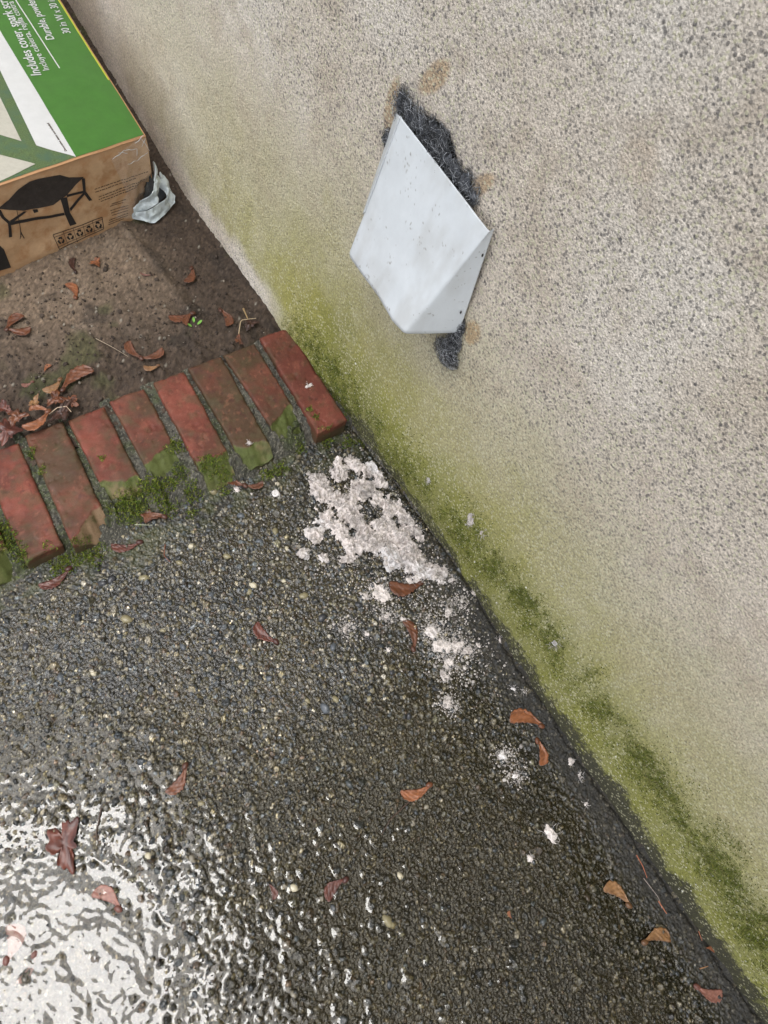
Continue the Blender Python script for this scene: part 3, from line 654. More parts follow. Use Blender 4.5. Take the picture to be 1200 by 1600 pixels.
# right side and back and left
def side(p0b, p0t, dvec, length, name, torn=False):
    U, Wv = np.meshgrid(np.linspace(0, 1, 90), ww); 
    P = (p0b + 0 * U[..., None]) * (1 - Wv[..., None]) + p0t * Wv[..., None] + dvec * length * U[..., None]
    P = P + .003 * fbm3(P, 12, 3, 631)[..., None] * np.array([1, .3, 0]) * sstep(0, .1, U)[..., None]
    c = mix((.40, .235, .118), (.28, .15, .07), sstep(-.3, .4, fbm3(P, 24, 4, 633)))
    kp = ~((U < .05 - .10 * np.clip(Wv - .05, 0, 1) + .01 * fbm2(U, Wv, 25, 2, 635)) & (Wv < .46)) if torn else np.ones(U.shape, bool)
    Vv_, ff, cc_ = sub_grid(kp, P.reshape(-1, 3), c.reshape(-1, 3)); bchild(link(name, mesh(name, Vv_, ff, cc_), M_card))
side(bot_c, top_c - np.array([.0, 0, .003]), sdir, BD, 'side_panel', True)
side(bot_c + bdir * BW, top_c + fdir * BW, sdir, BD, 'side_panel')
side(bot_c + sdir * BD, top_c + sdir * BD, fdir, BW, 'back_panel')
# top panel, printed
def top_pt(p): return np.array([p[0], p[1], ZT])
def topz(x, y): return ZT + .0018 * fbm2(x, y, 7, 3, 641) + .0008 * fbm2(x, y, 30, 2, 643)
U, Vt = np.meshgrid(np.linspace(0, 1, 200), np.linspace(0, 1, 200)); P = top_c + fdir * BW * U[..., None] + sdir * BD * Vt[..., None]
ed = np.minimum(np.minimum(U, 1 - U) * BW, np.minimum(Vt, 1 - Vt) * BD)
P[..., 2] = topz(P[..., 0], P[..., 1]) 
bchild(link('top_panel', mesh('top_panel', P.reshape(-1, 3), gridfaces(200, 200), np.broadcast_to(np.array((.36, .2, .1)), (40000, 3))), M_card))
import mathutils.geometry as mg
def tess(polys, sc=(.76, .153), lim=.006):                             # ear-clip then split long edges
    V = []; Fc = []
    for poly in polys:
        pts = [Vector((p[0], p[1], 0)) for p in poly]; o = len(V); V += [tuple(p)[:2] for p in poly]
        for t_ in mg.tessellate_polygon([pts]): Fc.append([o + i for i in t_])
    V = [np.array(v, float) for v in V]
    for _ in range(7):
        out = []; cache = {}
        def mid(a, b_):
            k_ = (min(a, b_), max(a, b_))
            if k_ not in cache: cache[k_] = len(V); V.append((V[a] + V[b_]) / 2)
            return cache[k_]
        for f_t in Fc:
            a, b_, c = f_t
            if max(np.linalg.norm((V[a] - V[b_]) * np.array(sc)), np.linalg.norm((V[b_] - V[c]) * np.array(sc)), np.linalg.norm((V[c] - V[a]) * np.array(sc))) > lim:
                m1, m2, m3 = mid(a, b_), mid(b_, c), mid(c, a); out += [[a, m1, m3], [m1, b_, m2], [m3, m2, c], [m1, m2, m3]]
            else: out.append(f_t)
        Fc = out
    return np.array(V), np.array(Fc)
def top_print(name, poly, mat, lift):       # a printed area of the top, following its sag
    V, Fc = tess([poly], (1, 1), .012); e_ = edge_drop(V[:, 0], V[:, 1])
    return bchild(link(name, mesh(name, np.stack([V[:, 0], V[:, 1], topz(V[:, 0], V[:, 1]) + lift - e_], -1), Fc), mat))
def edge_drop(x, y):
    d_ = np.stack([x - top_c[0], y - top_c[1]], -1); A = np.array([[fdir[0], sdir[0]], [fdir[1], sdir[1]]]); uv = d_ @ np.linalg.inv(A).T
    e_ = np.minimum(np.minimum(uv[..., 0], BW - uv[..., 0]), np.minimum(uv[..., 1], BD - uv[..., 1])); return 0 * e_
def tp(px, py): p = at(px, py, ZT); return (p[0], p[1])
def tq(f, s): p = top_c + fdir * f + sdir * s; return (p[0], p[1])
gA = tp(114, 241); gB = tp(0, 62); gdir = np.array(gB) - np.array(gA); gE = tuple(np.array(gA) + gdir / np.linalg.norm(gdir) * .76)
e0 = tq(.002, .002); 
fl_ = (np.array(gA) - np.array(top_c[:2])) @ fdir[:2]
gA2 = tq(fl_, .0045)
top_print('green_panel', [gA2, tq(.002, .0045), tq(.002, BD - .002), gE], M_green, .0006)
wB = tp(57, 228); wC = tp(0, 110); wdir = np.array(wC) - np.array(wB); wE = tuple(np.array(wB) + wdir / np.linalg.norm(wdir) * .70)
top_print('white_panel', [gA2, gE, wE, wB], M_white, .0007)
top_print('grass_picture', [gA2, wB, wE, tq(BW - .002, BD - .002), tq(BW - .002, .0045)], M_grassp, .0005)
top_print('paving_picture', [tp(34, 222), tp(0, 152), tp(-60, 40), tp(-240, 90), tp(-60, 205), tp(0, 211)], M_slab, .0010)
top_print('paving_picture', [tp(57, 262), tq(.24, .003), tq(.70, .003), tp(-200, 290), tp(0, 241)][::-1] if False else [tp(56, 258), tp(0, 243), tp(-150, 212), tq(.60, .0055), tq(.235, .0055)], M_slab, .0010)
# yellow rim on the far half of the right edge
M_rim = vmat('yellow_rim', rough=.4, col=(.42, .45, .03), nf=60, nv=.1, bump=0)
top_print('yellow_rim', [tq(.0022, .13), tq(.0022, BD - .003), tq(.0042, BD - .003), tq(.0042, .13)], M_rim, .0009)
def lettering(txt, px, py, size, px2, py2, mat=M_white, bold=0.0, sx_=1.0, par=None):
    p0 = np.array(tp(px, py)); p1 = np.array(tp(px2, py2)); dv = p1 - p0; an_ = math.atan2(dv[1], dv[0])
    cu = bpy.data.curves.new('lettering', 'FONT'); cu.body = txt; cu.size = size; cu.extrude = .00015; cu.offset = bold; cu.resolution_u = 3
    o = bpy.data.objects.new('lettering', cu); COL.objects.link(o)
    bpy.context.view_layer.update()
    dg = bpy.context.evaluated_depsgraph_get(); me = bpy.data.meshes.new_from_object(o.evaluated_get(dg)); bpy.data.objects.remove(o); bpy.data.curves.remove(cu)
    me.name = 'lettering'; n_ = len(me.vertices); co = np.zeros(n_ * 3, np.float32); me.vertices.foreach_get('co', co); co = co.reshape(-1, 3)
    co[:, 0] *= sx_
    c, s = math.cos(an_), math.sin(an_); X = p0[0] + c * co[:, 0] - s * co[:, 1]; Y = p0[1] + s * co[:, 0] + c * co[:, 1]
    co = np.stack([X, Y, topz(X, Y) + .0013 + co[:, 2]], -1); me.vertices.foreach_set('co', co.astype(np.float32).ravel()); me.update(); me.materials.clear()
    return bchild(link('lettering', me, mat))
lettering('Includes cover, spark screen', 65, 118, .0215, 16, 12, bold=.0002, sx_=.84)
lettering('Incluye cubierta, rejilla contra chispas', 77.5, 110, .0140, 14, -10, sx_=1.0)
lettering('Durable, powder-coated', 85.5, 62, .0185, 48, -10, bold=.0001, sx_=.80)
lettering('30 in W x 30 in L x', 111, 52, .0175, 77, -16, sx_=.80)
lettering('Decorative items not included', 105, 237, .0050, 83, 203, mat=M_ink2)
top_print('white_rule', [tp(92.5, 107), tp(94, 106.3), tp(24, -2), tp(22.5, -1.3)], M_white, .0012)

# printing on the front
def fpt(px, py):                            # front panel coordinates under a picture point
    d_ = ray(px, py); n_ = np.cross(bdir, (top_c - bot_c)); t_ = ((bot_c - CAM) @ n_) / (d_ @ n_); return CAM + t_ * d_
def to_uw(p):
    wv = (p[2] - ZB) / (ZT - ZB); b_ = bot_c * (1 - wv) + top_c * wv; dd = bdir * (1 - wv) + fdir * wv
    return ((p - b_) @ dd / (dd @ dd)) / BW, wv
def front_surf(u, wv, lift):
    P = front_pt(u, wv); rt_ = np.exp(-(1 - wv) * .153 / (rd * .5))
    cr_ = sstep(.12, .02, u)
    k_ = front_bulge(P) * sstep(0, .1, wv) * sstep(1.0, .85, wv) + cr_ * .0025 * np.sin(u * 260 + wv * 9) * sstep(1, .8, wv) * (.4 + .6 * fbm2(u, wv, 9, 2, 617)) - rd * rt_ * .25
    tr_ = sstep(.055, .0, u + .35 * np.clip(wv - .42, 0, 1)); k_ = k_ - tr_ * .016 * sstep(.62, .3, wv)
    return P + fn * (k_ + lift)[..., None]
def front_print(name, polys, mat, lift=.0006, crop=True):
    UW = [[to_uw(fpt(*( (p[0] / 4, 200 + p[1] / 4) if crop else p))) for p in poly] for poly in polys]
    V, Fc = tess(UW); return bchild(link(name, mesh(name, front_surf(V[:, 0], V[:, 1], lift), Fc), mat))
front_print('printed_cover', [[(0, 525), (70, 470), (130, 405), (200, 355), (255, 335), (385, 305), (440, 318), (530, 312), (480, 360), (425, 430), (370, 470), (340, 490), (250, 515), (160, 532), (100, 530)]], M_cover, .0007)
front_print('printed_frame', [[(0, 530), (20, 530), (40, 570), (75, 600), (85, 690), (65, 695), (60, 610), (25, 580), (5, 550)], [(385, 450), (425, 440), (440, 530), (480, 600), (440, 615), (410, 545)], [(515, 320), (535, 320), (540, 400), (580, 455), (560, 460), (525, 410)],
            [(70, 600), (405, 535), (410, 550), (75, 618)], [(70, 595), (160, 535), (180, 535), (85, 605)], [(425, 425), (525, 398), (525, 412), (425, 440)], [(440, 505), (525, 410), (540, 412), (445, 525)], [(215, 525), (245, 520), (250, 535), (225, 545)],
            [(116, 530), (120, 530), (134, 610), (140, 690), (135, 690), (130, 610)], [(137, 655), (160, 695), (156, 699), (135, 662)], [(140, 655), (142, 662), (134, 702), (130, 700)]], M_ink, .0010)
front_print('printed_square', [[(-60, 745), (-8, 730), (30, 765), (70, 872), (-60, 912)]], M_ink, .0008)
def lerp(a, b_, t_): return (a[0] + (b_[0] - a[0]) * t_, a[1] + (b_[1] - a[1]) * t_)
def bar(a, b_, wd):
    dx, dy = b_[0] - a[0], b_[1] - a[1]; l = math.hypot(dx, dy) or 1; nx_, ny_ = -dy / l * wd / 2, dx / l * wd / 2
    return [(a[0] + nx_, a[1] + ny_), (b_[0] + nx_, b_[1] + ny_), (b_[0] - nx_, b_[1] - ny_), (a[0] - nx_, a[1] - ny_)]
rc = [(335, 672), (640, 560), (647, 628), (370, 757)]
pol = [bar(rc[i], rc[(i + 1) % 4], 4) for i in range(4)]
pol += [bar(lerp(rc[0], rc[3], .18), lerp(rc[1], rc[2], .18), 2.5), bar(lerp(rc[0], rc[3], .83), lerp(rc[1], rc[2], .83), 2.5)]
for k in range(1, 5): pol.append(bar(lerp(rc[0], rc[1], k / 5), lerp(rc[3], rc[2], k / 5), 2.5))
for k in range(5):                           # recycling marks: three bent arrows chasing each other
    c = lerp(lerp(rc[0], rc[1], (k + .5) / 5), lerp(rc[3], rc[2], (k + .5) / 5), .52); r_ = 21
    for q_ in range(3):
        a0 = math.radians(-90 + 120 * q_ - 20)
        P_ = lambda rr, aa: (c[0] + rr * math.cos(a0 + math.radians(aa)), c[1] + rr * math.sin(a0 + math.radians(aa)) * 1.0)
        pol.append([P_(r_, -38), P_(r_ * 1.05, 0), P_(r_ * 1.0, 30), P_(r_ * .52, 34), P_(r_ * .50, 0), P_(r_ * .52, -38)])
        pol.append([P_(r_ * 1.25, 28), P_(r_ * .72, 66), P_(r_ * .30, 24)])
front_print('recycling_marks', pol, M_ink, .0009)
rs = np.random.default_rng(77); pol = []
def textblock(a, b_, lines, dx, dy, hgt):
    for l in range(lines):
        p0 = (a[0] + dx * l, a[1] + dy * l); p1 = (b_[0] + dx * l * .3, b_[1] + dy * l); t_ = rs.uniform(0, .04)
        while t_ < .97 - (.25 * rs.uniform() if l == lines - 1 else 0):
            w_ = rs.uniform(.02, .07); pol.append(bar(lerp(p0, p1, t_), lerp(p0, p1, min(1, t_ + w_)), hgt * rs.uniform(.8, 1.1))); t_ += w_ + .014
textblock((585, 392), (930, 268), 2, 8, 16, 5); textblock((610, 440), (935, 310), 3, 6, 14, 5)
textblock((700, 478), (790, 445), 2, -12, 15, 5); textblock((690, 520), (800, 482), 3, 4, 15, 5); textblock((680, 580), (800, 530), 3, -3, 13, 5)
front_print('small_print', pol, M_ink2, .0007)
front_print('barcode', [bar((845 + k * 8 + rs.uniform(-1, 1), 478 - k * 2.3), (842 + k * 8 + rs.uniform(-1, 1), 436 - k * 2.0), rs.uniform(2, 4.5)) for k in range(12)], M_ink2, .0008)
# clear packing tape over the corner, with creases
pol = [[(835, 55), (905, 30), (935, 140), (975, 420), (820, 560), (720, 560), (790, 400), (690, 190)]]
UWp = [[(lambda q_: (max(.003, q_[0]), min(.985, q_[1])))(to_uw(fpt(p[0] / 4, 200 + p[1] / 4))) for p in poly] for poly in pol]
V, Fc = tess(UWp); Pq = front_surf(V[:, 0], V[:, 1], .0022); Pq += fn * (.0016 * fbm3(Pq, 90, 3, 651))[:, None]
bchild(link('packing_tape', mesh('packing_tape', Pq, Fc), M_tape))
ac = Acc()
for (x0, y0, x1, y1) in ((700, 190, 775, 135), (775, 135, 850, 125), (790, 220, 850, 195), (850, 195, 915, 145), (850, 120, 848, 170), (880, 60, 925, 130), (840, 95, 900, 45), (905, 60, 880, 110), (735, 150, 790, 150)):
    t_ = np.linspace(0, 1, 12); pts = np.stack([x0 + (x1 - x0) * t_, y0 + (y1 - y0) * t_ + 2.5 * np.sin(t_ * 9 + x0)], -1)
    uw = np.array([to_uw(fpt(p[0] / 4, 200 + p[1] / 4)) for p in pts]); Q = front_surf(uw[:, 0], uw[:, 1], .0028); Vt_, ft_ = tube(Q, .0005 * (1 - .6 * np.abs(2 * t_ - 1)), 4); ac.add(Vt_, ft_)
bchild(link('tape_crease', ac.mesh('tape_crease'), M_white))

# white plastic bag pushed out of the torn corner
def strip(name, A, B, mat, seed, nu=90, nv=26, amp=.009):
    A = np.array(A, float); B = np.array(B, float); ta = np.linspace(0, 1, len(A)); t_ = np.linspace(0, 1, nu)
    Ai = np.stack([np.interp(t_, ta, A[:, i]) for i in range(3)], -1); Bi = np.stack([np.interp(t_, ta, B[:, i]) for i in range(3)], -1)
    s = np.linspace(0, 1, nv)[None, :, None]; P = Ai[:, None] * (1 - s) + Bi[:, None] * s
    P[..., 2] += .010 * np.sin(s[..., 0] * math.pi)
    d_ = fbm3(P, 55, 3, seed); rid = np.abs(fbm3(P, 38, 2, seed + 5))
    P = P + np.array([.35, -.65, .67]) * (amp * (d_ + 1.3 * rid))[..., None]
    n_ = nu * nv; Pl = P.reshape(-1, 3); f_ = gridfaces(nu, nv)
    return mesh(name, np.concatenate([Pl, Pl - np.array([.3, -.5, .8]) * .0006]), np.concatenate([f_, f_[:, ::-1] + n_]))
def bp_(px, py, z): return at(px, py, z)
outer = [bp_(250, 274, .062), bp_(258, 284, .055), bp_(272, 306, .045), bp_(271, 318, .036), bp_(258, 333, .030), bp_(240, 349, .028), bp_(224, 348, .029), bp_(204, 341, .030)]
inner = [bp_(246, 280, .064), bp_(248, 290, .060), bp_(258, 304, .055), bp_(258, 311, .052), bp_(248, 317, .052), bp_(236, 325, .050), bp_(228, 331, .050), bp_(212, 339, .040)]
bag = link('plastic_bag', strip('plastic_bag', outer, inner, M_bag, 661), M_bag, label='crumpled whitish plastic bag poking out of the torn box corner', cat='plastic bag')
A2 = [bp_(243, 258, .110), bp_(248, 282, .085), bp_(246, 305, .070), bp_(244, 318, .060), bp_(232, 326, .052), bp_(208, 340, .038)]
B2 = [bp_(238, 262, .105), bp_(240, 284, .095), bp_(238, 300, .085), bp_(228, 310, .075), bp_(216, 316, .068), bp_(206, 328, .05)]
link('inner_fold', strip('inner_fold', A2, B2, M_bag, 667, amp=.007), M_bag, parent=bag)
# dark sheet painted in as the shade inside the torn corner's hollow
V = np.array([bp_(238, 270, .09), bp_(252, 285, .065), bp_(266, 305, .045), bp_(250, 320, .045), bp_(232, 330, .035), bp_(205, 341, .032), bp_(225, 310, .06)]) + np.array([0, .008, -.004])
M_hollow = vmat('hollow_shade_grey', rough=.8, col=(.07, .075, .085), nf=80, nv=.4, bump=.4, bdist=.002, bf=90)
bchild(link('hollow_shade', mesh('hollow_shade', V, [[0, 1, 2, 3], [0, 3, 4, 6], [6, 4, 5]]), M_hollow))

# ------------------------------------------------------------------ metal vent cover and steel wool
TL = onwall(624, 182, -.014); TR = onwall(772, 357, -.008); BL = onwall(543, 400, -.044); BM = onwall(630, 522, -.058); BR_ = onwall(716, 521, -.005)
TRi = onwall(764, 362, -.014)
def patch(c00, c10, c11, c01, nu, nv):
    u = np.linspace(0, 1, nu)[:, None, None]; v = np.linspace(0, 1, nv)[None, :, None]
    return (c00 * (1 - u) + c10 * u) * (1 - v) + (c01 * (1 - u) + c11 * u) * v
def sheet(P, seed, thick=.0014, soft_n=(-.9, -.2, .3), amp=.0012, specks=True):
    nu, nv, _ = P.shape; nn = np.array(soft_n); nn = nn / np.linalg.norm(nn)
    P = P + nn * (amp * fbm3(P, 14, 3, seed))[..., None]
    a = P.reshape(-1, 3); k = nu * nv; f_ = gridfaces(nu, nv); i = np.arange(k).reshape(nu, nv)
    ring = np.concatenate([i[0, :], i[1:, -1], i[-1, -2::-1], i[-2:0:-1, 0]]); r2 = np.roll(ring, -1)
    V = np.concatenate([a, a - nn * thick]); Fc = np.concatenate([f_, f_[:, ::-1] + k, np.stack([ring, ring + k, r2 + k, r2], -1)])
    c = np.broadcast_to(np.array((.60, .635, .66)), (2 * k, 3)).copy(); c = c * (1 + .05 * fbm3(V, 25, 3, seed + 3))[:, None]
    if specks: s_ = fbm3(V, 420, 2, seed + 5) + .5 * fbm3(V, 40, 2, seed + 6); c = mix(c, np.array((.22, .21, .19)), sstep(.58, .80, s_) * .8)
    return V, Fc, c
cover = link('metal_cover', None, label='bent white sheet metal cover fixed diagonally over the wall hole', cat='metal cover'); cover.location = tuple((TL + BM) / 2)
ci_ = Matrix.Translation(-((Vector(TL) + Vector(BM)) / 2))
def cchild(o): o.parent = cover; o.matrix_parent_inverse = ci_; return o
# one continuous face: main sheet, then the crease and the corner folded back to the wall
nu = 110; u = np.linspace(0, 1, nu)
main = patch(TL, TRi, BM, BL, 130, 130)
# lower-left edge is clipped: bow the BL-BM edge slightly outward
s_ = np.linspace(0, 1, 130); off = np.interp(s_, [0, .55, .82, 1], [0, 0, .006, 0])
main = main + np.array([0, .35, -.9]) * (off[:, None] * np.linspace(0, 1, 130)[None] ** 2)[..., None]
fold = patch(TRi, TR, BR_, BM, 40, 130)
tt = np.linspace(0, 1, 40)[:, None]; vv = np.linspace(0, 1, 130)[None]
fold = fold + np.array([-1, 0, 0]) * (.002 * np.sin(tt * math.pi) * np.sin(np.clip(vv, 0, 1) * math.pi * .5) * .6)[..., None]
allp = np.concatenate([main, fold[1:]], 0); ii = np.arange(allp.shape[0]); kk = np.exp(-.5 * (np.arange(-18, 19) / 2.6) ** 2); kk /= kk.sum()
pad = np.concatenate([allp[:1]] * 18 + [allp] + [allp[-1:]] * 18, 0); sm_ = sum(kk[q_] * pad[q_:q_ + len(allp)] for q_ in range(37)); wt_ = np.exp(-((ii - 129) / 9.) ** 2)[:, None, None]
allp = allp * (1 - wt_) + sm_ * wt_
lip = np.linspace(0, 1, allp.shape[1])[None]; allp[..., 0] += .002 * np.exp(-((1 - lip) / .02) ** 2)     # edges turned in
lip2 = np.linspace(0, 1, allp.shape[0])[:, None]; allp[..., 0] += .001 * np.exp(-(lip2 / .012) ** 2)
V, Fc, c = sheet(allp, 701, soft_n=(-.9, -.2, .2), amp=.0018)
gk = sstep(-.05, .5, fbm3(V * np.array([1, 1, .35]), 38, 4, 731)) * .30 + sstep(.2, .6, fbm3(V, 16, 3, 733)) * .22
c = mix(c, np.array((.36, .35, .32)), gk); cchild(link('face_sheet', mesh('face_sheet', V, Fc, c), M_plate))
fA = onwall(618, 176, -.004); fB = onwall(566, 335, -.006)
fl1 = patch(TL, TL * .0 + fA, fB, TL * .35 + BL * .65, 12, 60)
V, Fc, c = sheet(fl1, 711, soft_n=(-.7, .6, .0), amp=.0005, specks=False); cchild(link('side_flange', mesh('side_flange', V, Fc, c * .9), M_plate))  # flange colour taken down, as shade on the side turned away
V0, F0 = ico(1)
for px, py in ((754, 399), (720, 488)):
    p = onwall(px, py, -.0135 if py < 450 else -.0115); ac = Acc(); ac.add(V0 * np.array((.0010, .0013, .0026)) + p, F0, (.03, .03, .03)); cchild(link('screw_slot', ac.mesh('screw_slot'), M_plate))

def wool(name, blobs, nfib, seed, label, group=None, core=True):
    rs = np.random.default_rng(seed); ac = Acc(); wts = np.array([b_[3] * b_[4] for b_ in blobs]); wts = wts / wts.sum()
    bl = np.array(blobs); y0, y1 = (bl[:, 1] - bl[:, 3]).min() - .004, (bl[:, 1] + bl[:, 3]).max() + .004; z0, z1 = (bl[:, 2] - bl[:, 4]).min() - .004, (bl[:, 2] + bl[:, 4]).max() + .004
    CY, CZ = np.meshgrid(np.arange(y0, y1, .0009), np.arange(z0, z1, .0009)); m_ = np.full(CY.shape, -1.0)
    for b_ in blobs: m_ = np.maximum(m_, 1 - np.hypot((CY - b_[1]) / b_[3], (CZ - b_[2]) / b_[4]))
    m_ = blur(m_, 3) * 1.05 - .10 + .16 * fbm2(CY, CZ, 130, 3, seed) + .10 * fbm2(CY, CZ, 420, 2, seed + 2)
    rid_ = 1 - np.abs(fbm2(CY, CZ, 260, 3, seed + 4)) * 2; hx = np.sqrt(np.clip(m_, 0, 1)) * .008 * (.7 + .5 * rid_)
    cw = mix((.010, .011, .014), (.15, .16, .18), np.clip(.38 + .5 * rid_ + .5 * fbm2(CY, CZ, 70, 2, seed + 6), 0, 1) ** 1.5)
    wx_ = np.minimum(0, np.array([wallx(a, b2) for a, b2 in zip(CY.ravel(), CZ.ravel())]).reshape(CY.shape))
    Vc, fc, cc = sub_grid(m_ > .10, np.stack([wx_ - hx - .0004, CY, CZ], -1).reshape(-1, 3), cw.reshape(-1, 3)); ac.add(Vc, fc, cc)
    cf = Acc()
    for k in range(nfib):
        b_ = blobs[rs.choice(len(blobs), p=wts)]; c = np.array(b_[:3]); s = np.array([b_[5], b_[3], b_[4]])
        d0 = rs.normal(size=3); d0 /= np.linalg.norm(d0); p = c + d0 * s * rs.uniform(.5, 1.0)
        d_ = rs.normal(size=3); cur_ = rs.normal(size=3) * .22; pts = []
        n_ = rs.integers(16, 40); stp = rs.uniform(.0012, .0024)
        for q_ in range(n_):
            d_ = d_ + .5 * rs.normal(size=3) * .5 + np.cross(cur_, d_) * .55; d_[0] *= .8
            rel = (p - c) / s; 
            if np.linalg.norm(rel) > 1.1: d_ -= rel * .7
            d_ /= np.linalg.norm(d_); p = p + d_ * stp; 
            if p[0] > .0: p[0] = min(p[0], wallx(p[1], p[2]) - .0006)
            pts.append(p.copy())
        g = rs.uniform(.03, .20) if rs.uniform() < .7 else rs.uniform(.35, .8)
        Vt_, ft_ = tube(pts, rs.uniform(.00011, .00022), 3); cf.add(Vt_, ft_, (g * .96, g, g * 1.06))
    o = link(name, cf.mesh(name), M_wool, label=label, cat='steel wool', group=group)
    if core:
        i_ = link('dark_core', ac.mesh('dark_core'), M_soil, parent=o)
    return o
def wb(px, py, ry, rz, rx=.008, x=-.004): p = onwall(px, py, x); return (p[0], p[1], p[2], ry, rz, rx)
wool('steel_wool', [wb(626, 160, .009, .016), wb(640, 180, .012, .014), wb(658, 195, .014, .015), wb(674, 213, .014, .018), wb(686, 230, .013, .020, .010), wb(694, 252, .012, .020, .010), wb(709, 273, .010, .016), wb(726, 290, .009, .016), wb(740, 308, .006, .010)], 560, 81, 'dark steel wool stuffed along the upper edge of the white metal cover')
wool('steel_wool', [wb(697, 552, .020, .013, .008, -.006), wb(708, 535, .011, .014, .006, -.005), wb(718, 515, .005, .014, .004, -.004)], 330, 82, 'small tuft of steel wool hanging below the white metal cover')
wool('steel_wool', [wb(606, 216, .008, .009, .004, -.003)], 50, 83, 'tiny wisp of steel wool at the left edge of the white metal cover')

# ------------------------------------------------------------------ torn insulation
rs = np.random.default_rng(91); fvar = []
for k in range(10):
    V, Fc = ico(4 if k < 5 else 3)
    d_ = 1 + .62 * fbm3(V + k * 13, 1.7, 2, 900 + k) + .34 * fbm3(V + k * 7, 5, 3, 920 + k)
    V = V * d_[:, None] * np.array([1, .85, .52]); t_ = sstep(-.6, .5, fbm3(V + k, 4, 3, 940 + k))
    c = mix((.33, .29, .27), (.64, .59, .56), t_); fvar.append((V, Fc, c))
def fuzz(ac, c, r, n_, rs):
    for q_ in range(n_):
        d_ = rs.normal(size=3); d_[2] = abs(d_[2]) * .6; d_ /= np.linalg.norm(d_); p0 = c + d_ * r * np.array([1, .9, .5]) * .75
        pts = [p0]; 
        for z in range(4): d_ = d_ + rs.normal(size=3) * .5; d_ /= np.linalg.norm(d_); pts.append(pts[-1] + d_ * r * .24)
        V, f_ = tube(pts, .00022, 3); ac.add(V, np.concatenate([f_[:, [0, 1, 2]], f_[:, [0, 2, 3]]]), np.array((.66, .62, .60)) * rs.uniform(.7, 1.1))
pile_px = [(525, 718, 11), (533, 738, 19), (497, 752, 17), (505, 772, 19), (555, 728, 18), (590, 730, 20), (597, 750, 16), (562, 765, 24), (600, 790, 26), (545, 800, 28), (510, 812, 25), (490, 835, 18), (640, 805, 28), (655, 830, 22), (622, 842, 28), (580, 845, 28), (550, 858, 20), (540, 872, 12), (612, 870, 22), (650, 885, 22), (680, 892, 18), (690, 870, 13), (478, 868, 11), (505, 870, 9), (640, 860, 20), (525, 785, 18), (660, 808, 16), (600, 825, 20), (630, 780, 14), (570, 830, 18), (530, 830, 18)]
pile = link('insulation_pile', None, label='pale crumbled insulation heap on the concrete in front of the last brick', cat='insulation'); pp = at(580, 810); pile.location = (pp[0], pp[1], 0); pinv = Matrix.Translation((-pp[0], -pp[1], 0))
def fluff_field(X, Y, m, seed, top):         # matted fibre: a lumpy torn layer, m > 0 inside
    m = m + .36 * fbm2(X, Y, 60, 3, seed) + .34 * fbm2(X, Y, 170, 3, seed + 3) - .06
    rid = 1 - np.abs(fbm2(X, Y, 150, 3, seed + 5)) * 2.2
    h = np.sqrt(np.clip(m, 0, 1)) * top * (.55 + .45 * rid + .5 * fbm2(X, Y, 55, 2, seed + 7)) + top * .16 * fbm2(X, Y, 480, 2, seed + 9)
    t_ = np.clip(.45 + .55 * rid + .5 * fbm2(X, Y, 34, 3, seed + 11), 0, 1)  # recesses between fibre ridges coloured darker, shade painted in
    c = mix((.28, .25, .235), (.70, .635, .60), t_); c = mix(c, np.array((.66, .665, .68)), sstep(.2, .6, fbm2(X, Y, 22, 2, seed + 13)) * .5)
    return m, h, c
STF = .0011
px0 = at(470, 905, 0); fx = np.arange(-.34, -.008, STF); fy = np.arange(.10, .40, STF); FX, FY = np.meshgrid(fx, fy); mm = np.full(FX.shape, -1.0)
for (px, py, r_) in pile_px:
    p = at(px, py, .004); r = r_ * .00078 * 1.25; mm = np.maximum(mm, 1 - np.hypot(FX - p[0], (FY - p[1]) * .85) / r)
p = at(583, 803, .004); mm -= 1.4 * np.exp(-((FX - p[0]) / .014) ** 2 - ((FY - p[1]) / .008) ** 2)
p = at(560, 690, .004); mm -= 1.0 * np.exp(-((FX - p[0]) / .01) ** 2 - ((FY - p[1]) / .02) ** 2)
mm, hh_, cf_ = fluff_field(FX, FY, mm * .8, 930, .019)
Gz = np.interp(np.arange(1), [0], [0]); gi_ = np.clip(((FX - gx[0]) / DX).astype(int), 0, nx - 1); gj_ = np.clip(((FY - gy[0]) / DX).astype(int), 0, ny - 1); HB = blur(H, 3)
kp = mm > .06
V, f_, c_ = sub_grid(kp, np.stack([FX, FY, HB[gj_, gi_] + hh_ - .0005], -1).reshape(-1, 3), cf_.reshape(-1, 3))
o = link('fibre_mat', mesh('fibre_mat', V, f_, c_), M_fluff, parent=pile, kind='stuff'); o.matrix_parent_inverse = pinv
ac = Acc()
for k in range(560):
    q_ = rs.integers(0, len(f_)); p = V[f_[q_, 0]] + np.array((rs.normal(0, .002), rs.normal(0, .002), .0005)); Vv_, Fc, c = fvar[5 + rs.integers(0, 5)]; r = float(np.clip(np.exp(rs.normal(math.log(.0022), .5)), .0008, .0075))
    ac.add((Vv_ @ rotm(rs).T * np.array([1, 1, .55])) * r + p, Fc, np.clip(c * rs.uniform(.8, 1.05), 0, .8)); fuzz(ac, p, r * 1.3, 6, rs)
o = link('crumbled_fibre', ac.mesh('crumbled_fibre'), M_fluff, parent=pile, kind='stuff'); o.matrix_parent_inverse = pinv
